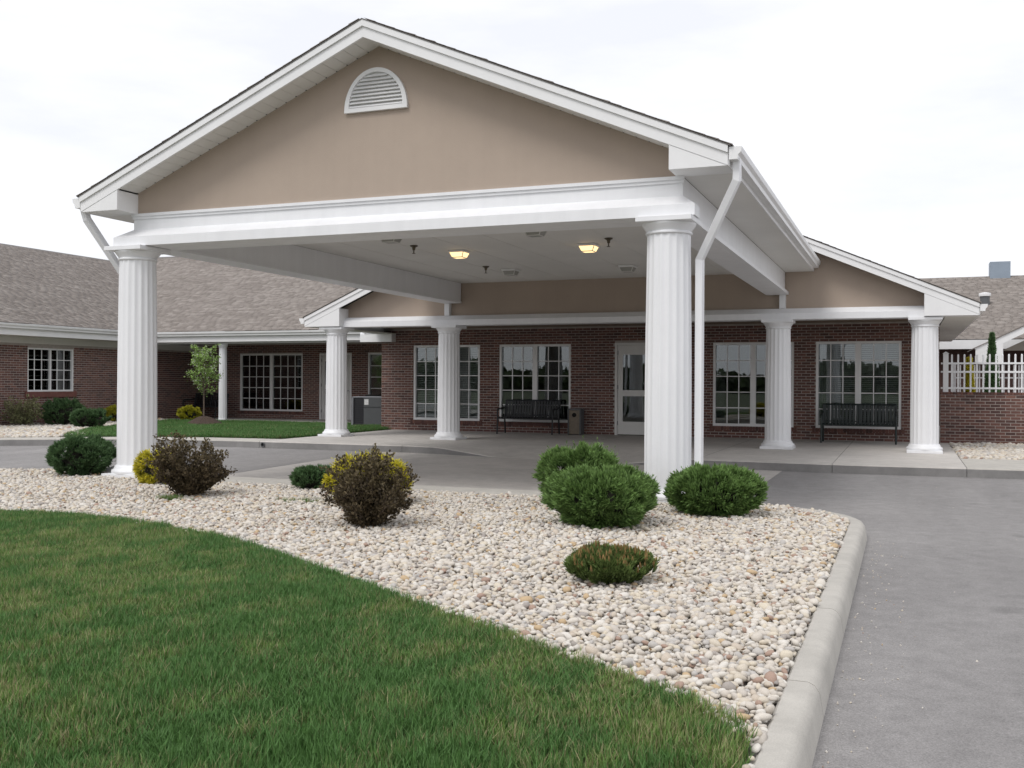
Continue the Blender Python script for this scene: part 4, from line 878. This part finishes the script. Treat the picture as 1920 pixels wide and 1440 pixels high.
# courtyard plants
def cone_tree(loc, w, h, mat, label, n=3500):
    t_ = thing('arborvitae', loc, label, 'tree'); c = np.array(loc, float); z = RNG.random(n) ** .8; a = RNG.random(n) * 6.283; r = w / 2 * (1 - z) ** .95 * (.75 + .3 * RNG.random(n))
    P = np.stack([c[0] + r * np.cos(a), c[1] + r * np.sin(a), c[2] + .1 + z * (h - .15)], 1); parts = []
    for j in range(4): parts.append(leaves(P, unit(np.stack([np.cos(a) * .6, np.sin(a) * .6, np.ones(n)], 1) + rnd_dirs(n) * .4), RNG.uniform(.06, .12, n), .012))
    v, f, tp, sh = merge(parts); np_mesh('crown', v, f, mat, t_, {'tip': tp, 'shade': sh}, c); MB().tube([(c[0], c[1], 0), (c[0], c[1], h * .8)], [.05, .015], 7).build('trunk', M['bark'], t_); return t_
cone_tree((11.75, 17.0, 0), .46, 2.62, M['juniper_dk'], 'tall narrow evergreen behind the white fence at the right')
cone_tree((11.15, 15.5, 0), .34, 1.95, M['gold'], 'narrow golden conifer just behind the white fence')
mound_shrub('juniper_shrub', (11.6, 14.6, 0), .9, 1.15, M['juniper_dk'], 'round green shrub low behind the white fence', 'shrub', 1500, 5, Wd=.012)
# young tree on a mulch mound
TB = np.array([-9.55, 13.25, .0])
b = MB(); vs = [(TB[0], TB[1], .27)]; fs = []
rings = 7; n = 36
for i in range(1, rings + 1):
    for j in range(n):
        a = 6.283 * j / n; r = .75 * i / rings * (1 + .06 * math.sin(3 * a)); vs.append((TB[0] + r * math.cos(a), TB[1] + r * math.sin(a), .27 * (.5 + .5 * math.cos(math.pi * i / rings)) + random.uniform(-.012, .012)))
for j in range(n): fs.append((0, 1 + j, 1 + (j + 1) % n))
for i in range(rings - 1):
    for j in range(n): fs.append((1 + i * n + j, 1 + (i + 1) * n + j, 1 + (i + 1) * n + (j + 1) % n, 1 + i * n + (j + 1) % n))
b.add(vs, fs); tag(b.build('mulch_mound', M['mulch']), 'round mound of dark brown mulch at the foot of the young tree', 'mulch')
TR = thing('young_tree', tuple(TB), 'slender young tree with bright green leaves and white blossom in front of the left porch', 'tree')
b = MB(); b.tube([TB, TB + [.01, 0, .5], TB + [.0, .01, 1.05], TB + [.03, 0, 1.6], TB + [.05, .02, 2.3]], [.028, .024, .020, .014, .005], 8); ends = []
for i in range(34):
    s = .88 + 1.25 * (i / 34); a = i * 2.4 + random.uniform(-.4, .4); p = TB + np.array([.02, 0, s]); ln = (.74 - .30 * abs(i / 34 - .35)) * random.uniform(.6, 1.08) * (1.0 if i < 26 else .75); e = p + np.array([math.cos(a) * ln * .72, math.sin(a) * ln * .72, ln * random.uniform(.45, .9)])
    m_ = p + (e - p) * .5 + np.array([math.cos(a), math.sin(a), -.3]) * .04; b.tube([p, m_, e], [.008, .006, .003], 5); ends += [(p, m_), (m_, e), (m_, e)]
    for q in range(3):
        s2 = random.uniform(.35, 1); o_ = p + (e - p) * s2; d = rnd_dirs(1)[0] * .5 + np.array([math.cos(a) * .4, math.sin(a) * .4, .5]); e2 = o_ + d * random.uniform(.08, .2); b.tube([o_, e2], [.004, .002], 4); ends.append((o_, e2))
b.build('trunk', M['bark'], TR, smooth=60)
Q = np.array([x[0] for x in ends]); E_ = np.array([x[1] for x in ends]); nl = 10; n = len(ends) * nl; ii = np.repeat(np.arange(len(ends)), nl)
P = Q[ii] + (E_[ii] - Q[ii]) * (.25 + .75 * RNG.random(n)[:, None]) + RNG.normal(0, .042, (n, 3)); v, f, tp, sh = leaves(P, unit(rnd_dirs(n) + np.array([0, 0, .3])), RNG.uniform(.04, .075, n), RNG.uniform(.013, .024, n)); np_mesh('crown', v, f, M['treeleaf'], TR, {'tip': tp, 'shade': sh}, TB)
n = 420; ii = RNG.integers(0, len(ends), n); P = E_[ii] + RNG.normal(0, .035, (n, 3)); v, f, tp, sh = leaves(P, rnd_dirs(n), .035, .014); np_mesh('blossom', v, f, M['blossom'], TR, {'tip': tp, 'shade': sh}, TB)

# ---------------------------------------------------------------- scattered stones and grass
def scatter(name, P, rot, scl, idx, objs, tint=None, kind='stuff', label=None, cat=None):
    me = bpy.data.meshes.new(name); me.vertices.add(len(P)); me.vertices.foreach_set('co', P.astype(np.float32).ravel())
    for nm, ty, ar in (('rot', 'FLOAT_VECTOR', rot), ('scl', 'FLOAT_VECTOR', scl), ('idx', 'INT', idx), ('tint', 'FLOAT', tint if tint is not None else np.zeros(len(P)))):
        at = me.attributes.new(nm, ty, 'POINT'); at.data.foreach_set('vector' if ty == 'FLOAT_VECTOR' else 'value', (ar.astype(np.int32) if ty == 'INT' else ar.astype(np.float32)).ravel())
    me.update(); o = place(name, me, None); o['kind'] = kind
    if label: tag(o, label, cat)
    src = bpy.data.collections.new(name + '_sources')
    for q in objs: src.objects.link(q)
    g = bpy.data.node_groups.new(name, 'GeometryNodeTree'); g.interface.new_socket('Geometry', in_out='INPUT', socket_type='NodeSocketGeometry'); g.interface.new_socket('Geometry', in_out='OUTPUT', socket_type='NodeSocketGeometry')
    gi = g.nodes.new('NodeGroupInput'); go = g.nodes.new('NodeGroupOutput'); ip = g.nodes.new('GeometryNodeInstanceOnPoints'); ci = g.nodes.new('GeometryNodeCollectionInfo')
    ci.inputs['Collection'].default_value = src; ci.inputs['Separate Children'].default_value = True; ci.inputs['Reset Children'].default_value = True; ip.inputs['Pick Instance'].default_value = True
    def na(nm, ty):
        n_ = g.nodes.new('GeometryNodeInputNamedAttribute'); n_.data_type = ty; n_.inputs['Name'].default_value = nm; return n_.outputs['Attribute']
    er = g.nodes.new('FunctionNodeEulerToRotation'); L_ = g.links.new
    L_(gi.outputs[0], ip.inputs['Points']); L_(ci.outputs[0], ip.inputs['Instance']); L_(na('idx', 'INT'), ip.inputs['Instance Index']); L_(na('rot', 'FLOAT_VECTOR'), er.inputs[0]); L_(er.outputs[0], ip.inputs['Rotation']); L_(na('scl', 'FLOAT_VECTOR'), ip.inputs['Scale']); L_(ip.outputs[0], go.inputs[0])
    md = o.modifiers.new('scatter', 'NODES'); md.node_group = g; return o
def inpoly(P, poly):
    x, y = P[:, 0], P[:, 1]; c = np.zeros(len(P), bool); n = len(poly)
    for i in range(n):
        (x0, y0), (x1, y1) = poly[i], poly[i - 1]
        m_ = ((y0 > y) != (y1 > y)) & (x < (x1 - x0) * (y - y0) / (y1 - y0 + 1e-12) + x0); c ^= m_
    return c
def inview(P, mg=330):
    u_, v_, z_ = px(P); return (z_ > .5) & (u_ > -mg) & (u_ < 1920 + mg) & (v_ < 1440 + mg)
def jgrid(x0, x1, y0, y1, sp, j=.5):
    X, Y = np.meshgrid(np.arange(x0, x1, sp), np.arange(y0, y1, sp)); P = np.stack([X.ravel(), Y.ravel(), np.zeros(X.size)], 1); P[:, :2] += RNG.uniform(-j, j, (len(P), 2)) * sp; return P
def vnoise(P, s, seed=0):
    r_ = np.random.default_rng(seed); o_ = np.zeros(len(P))
    for k_ in range(7):
        a = r_.uniform(0, 6.283); f_ = s * r_.uniform(.6, 1.8); o_ += np.sin((P[:, 0] * np.cos(a) + P[:, 1] * np.sin(a)) * f_ + r_.uniform(0, 6.28))
    return np.clip(.5 + o_ / 6.5, 0, 1)
stones = []
for k_ in range(9):
    bm = bmesh.new(); bmesh.ops.create_icosphere(bm, subdivisions=2, radius=.5); ax = np.array([random.uniform(.85, 1.2), random.uniform(.65, .9), random.uniform(.5, .72)]); ph = RNG.uniform(0, 6.28, 6)
    for v in bm.verts:
        p = np.array(v.co); d = 1 + .13 * math.sin(4 * p[0] + ph[0]) + .11 * math.sin(5 * p[1] + ph[1]) + .10 * math.sin(6 * p[2] + 3 * p[0] + ph[2]) + .06 * math.sin(9 * p[0] - 7 * p[1] + ph[3]); v.co = Vector(p * d * ax)
    me = bpy.data.meshes.new('pebble'); bm.to_mesh(me); bm.free(); me.polygons.foreach_set('use_smooth', [True] * len(me.polygons)); me.materials.append(M['stone']); stones.append(bpy.data.objects.new('pebble', me))
LAWN_POLY = LAWN_EDGE + [(9.3, -15), (-12, -15), (-12, -7.5)]
def gravel(name, poly, sp, size, holes=(), label=None, boxes=(), zbase=0.0, mound=None):
    x0, x1 = min(p[0] for p in poly), max(p[0] for p in poly); y0, y1 = min(p[1] for p in poly), max(p[1] for p in poly)
    Ps = []
    for layer in range(2):
        P = jgrid(x0, x1, y0, y1, sp * (1 if layer == 0 else 1.35)); m_ = inpoly(P, poly) & inview(P)
        for h_ in holes: m_ &= ~inpoly(P, h_)
        for (a, b_, c_, d_) in boxes: m_ &= ~((P[:, 0] > a) & (P[:, 0] < b_) & (P[:, 1] > c_) & (P[:, 1] < d_))
        P = P[m_]; P[:, 2] = zbase - .016 + .017 * layer + RNG.uniform(-.006, .008, len(P))
        if mound is not None: P[:, 2] += mound(P)
        Ps.append(P)
    P = np.concatenate(Ps); n = len(P); s = size * np.clip(RNG.lognormal(0, .30, n), .5, 1.9)
    rot = np.stack([RNG.normal(0, .35, n), RNG.normal(0, .35, n), RNG.uniform(0, 6.28, n)], 1); scatter(name, P, rot, np.stack([s, s, s], 1), RNG.integers(0, 9, n), stones)
gravel('gravel', [(9.232, -8), *[(x - .01, y - .01) for x, y in ARC], (8.2, -.1), (8.2, -.43), (.43, -.43), (.43, .15), (-.7, .15), (-2.2, -.12), (-6, -1.02), (-9, -2.2), (-9, -7)], .035, .039, [LAWN_POLY], boxes=[(-.32, .32, -.32, .32)], mound=lambda P: .022 * vnoise(P, 1.3, 5) + .012 * np.clip((-P[:, 1] - .4) / 1.2, 0, 1))
gravel('gravel', [(-16, .3)] + [(x, y) for x, y in walk_back if x < -8.2] + [(-8.3, 7.4), (-10.6, 9.6), (-12.3, 13.6), (-12.4, 15.2), (-11.5, 15.6), (-13.85, 15.6), (-13.85, 3)], .07, .085, mound=lambda P: .03 * vnoise(P, 1.3, 8))
gravel('gravel', [(10.65, 8.45), (15, 8.6), (15, 13.43), (10.65, 13.43)], .07, .08)
# grass tufts
tufts = []
for k_ in range(8):
    nb = 26; V = []; F = []; T = []; H = []
    for i in range(nb):
        a = random.uniform(0, 6.283); r = .035 * math.sqrt(random.random()); p = np.array([r * math.cos(a), r * math.sin(a), 0]); hgt = random.uniform(.035, .075); w = random.uniform(.0011, .0023)
        ld = random.uniform(0, 6.283); le = random.uniform(.05, .55); d = np.array([math.cos(ld), math.sin(ld), 0]); s = np.array([-d[1], d[0], 0]); yaw = random.uniform(-.8, .8); s = s * math.cos(yaw) + d * math.sin(yaw)
        o_ = len(V); m1 = p + np.array([0, 0, hgt * .5]) + d * hgt * le * .25; m2 = p + np.array([0, 0, hgt * (1 - le * .25)]) + d * hgt * le
        V += [p - s * w, p + s * w, m1 + s * w * .9, m1 - s * w * .9, m2]; F += [(o_, o_ + 1, o_ + 2, o_ + 3), (o_ + 3, o_ + 2, o_ + 4)]; T += [0, 0, .55, .55, 1]; H += [random.random()] * 5
    me = bpy.data.meshes.new('grass_tuft'); me.from_pydata([tuple(x) for x in V], [], F)
    for nm, ar in (('tip', T), ('shade', H)):
        at = me.attributes.new(nm, 'FLOAT', 'POINT'); at.data.foreach_set('value', np.array(ar, np.float32))
    me.materials.append(M['grass']); tufts.append(bpy.data.objects.new('grass_tuft', me))
def grass(name, poly, sp, hs, seed, dry=1.0, wide=1.0, label=None):
    x0, x1 = min(p[0] for p in poly), max(p[0] for p in poly); y0, y1 = min(p[1] for p in poly), max(p[1] for p in poly)
    P = jgrid(x0, x1, y0, y1, sp, .6); P = P[inpoly(P, poly) & inview(P, 250)]; n = len(P); s = RNG.uniform(.75, 1.25, n)
    tn = np.clip(vnoise(P, 2.3, seed) * .38 + vnoise(P, 9, seed + 1) * .42 + vnoise(P, 21, seed + 5) * .30 + RNG.normal(0, .10, n), 0, 1.2); tint = np.clip((tn - .22) * .78, 0, .56) * dry
    hh = hs * s * (.85 + .4 * vnoise(P, 4, seed + 2)); scatter(name, P, np.stack([RNG.normal(0, .12, n), RNG.normal(0, .12, n), RNG.uniform(0, 6.28, n)], 1), np.stack([s * wide, s * wide, hh], 1), RNG.integers(0, 8, n), tufts, tint)
edge = [(x + RNG.normal(0, .012), y + RNG.normal(0, .012)) for x, y in zip(np.interp(np.linspace(0, 15, 160), range(16), [p[0] for p in LAWN_EDGE]), np.interp(np.linspace(0, 15, 160), range(16), [p[1] for p in LAWN_EDGE]))]
grass('lawn_grass', edge + [(9.222, -11), (-9, -11)], .032, .95, 3)
grass('lawn_grass', [(-8.4, ye(-8.2) + .85)] + [(x, y) for x, y in walk_back if x > -8.2] + [(-3.45, 9.2), (-3.45, 13.4), (-3.75, 13.4), (-3.75, 15.58), (-10.2, 15.58), (-12.3, 15.1), (-12.1, 13.6), (-10.4, 9.7)], .075, 1.25, 9, .45, 2.0)
# a few weeds in the gravel
n = 26; P = np.concatenate([np.stack([RNG.normal(2.25, .12, n), RNG.normal(-2.28, .06, n), np.full(n, .01)], 1), np.stack([RNG.normal(3.75, .18, n), RNG.normal(-1.95, .08, n), np.full(n, .01)], 1)]); n = len(P)
scatter('weeds', P, np.stack([np.zeros(n), np.zeros(n), RNG.uniform(0, 6.28, n)], 1), np.full((n, 3), 1.0), RNG.integers(0, 8, n), tufts, np.full(n, .35))
# dead leaves on the stones, stray pebbles on the road, kerb and turf edge
def litter(name, P, size):
    n = len(P); v, f, tp, sh = leaves(P, unit(rnd_dirs(n) * np.array([1, 1, .25])), size * RNG.uniform(.6, 1.3, n), size * .28); o = np_mesh(name, v, f, M['deadleaf'], None, {'tip': tp, 'shade': sh}, P.mean(0)); o['kind'] = 'stuff'
Pl = []
for (x, y, r_, k_) in ((2.28, -1.98, .5, 60), (5.24, -3.2, .5, 80), (7.14, -2.34, .6, 70), (7.95, -1.12, .55, 50), (7.91, -4.8, .4, 30), (4.5, -1.6, .5, 40), (-.8, -.42, .5, 40)): Pl.append(np.stack([RNG.normal(x, r_ * .6, k_), RNG.normal(y, r_ * .6, k_), RNG.uniform(.035, .055, k_)], 1))
Pl.append(np.stack([RNG.uniform(0, 9, 160), RNG.uniform(-6.5, -.6, 160), RNG.uniform(.03, .05, 160)], 1)); Pl = np.concatenate(Pl); Pl = Pl[~inpoly(Pl, LAWN_POLY)]; litter('leaf_litter', Pl, .035)
n = 150; P = np.stack([9.42 + np.abs(RNG.normal(0, .16, n)), RNG.uniform(-8, -1.2, n), np.full(n, -.147)], 1); P2 = np.stack([RNG.uniform(8, 14, 26), RNG.uniform(-8, 5.5, 26), np.full(26, -.147)], 1); P2 = P2[P2[:, 0] > 9.5]
e_ = np.array(edge); ii = RNG.integers(5, len(e_), 60); P3 = np.stack([e_[ii, 0] + RNG.normal(0, .03, 60), e_[ii, 1] - np.abs(RNG.normal(.02, .05, 60)), np.full(60, .03)], 1)
P = np.concatenate([P, P2, P3]); n = len(P); sz = np.concatenate([RNG.uniform(.005, .014, n - 60), RNG.uniform(.02, .04, 60)]); scatter('loose_pebbles', P, RNG.uniform(0, 6.28, (n, 3)), np.stack([sz, sz, sz], 1), RNG.integers(0, 9, n), stones)
# ---------------------------------------------------------------- far wood across the road (behind the camera; it shows in the window glass)
n = 26000; X = RNG.uniform(-150, 170, n); hmax = 3.4 + .9 * np.sin(X * .07) + .7 * np.sin(X * .19 + 1) + .6 * np.sin(X * .43 + 2); Z = RNG.random(n) ** .8 * hmax; Y = -118 + RNG.normal(0, 3, n)
v, f, tp, sh = leaves(np.stack([X, Y, Z], 1), rnd_dirs(n), RNG.uniform(.7, 1.5, n), .45); np_mesh('far_wood', v, f, M['farwood'], None, {'tip': tp, 'shade': sh}, (0, -118, 0))['kind'] = 'stuff'
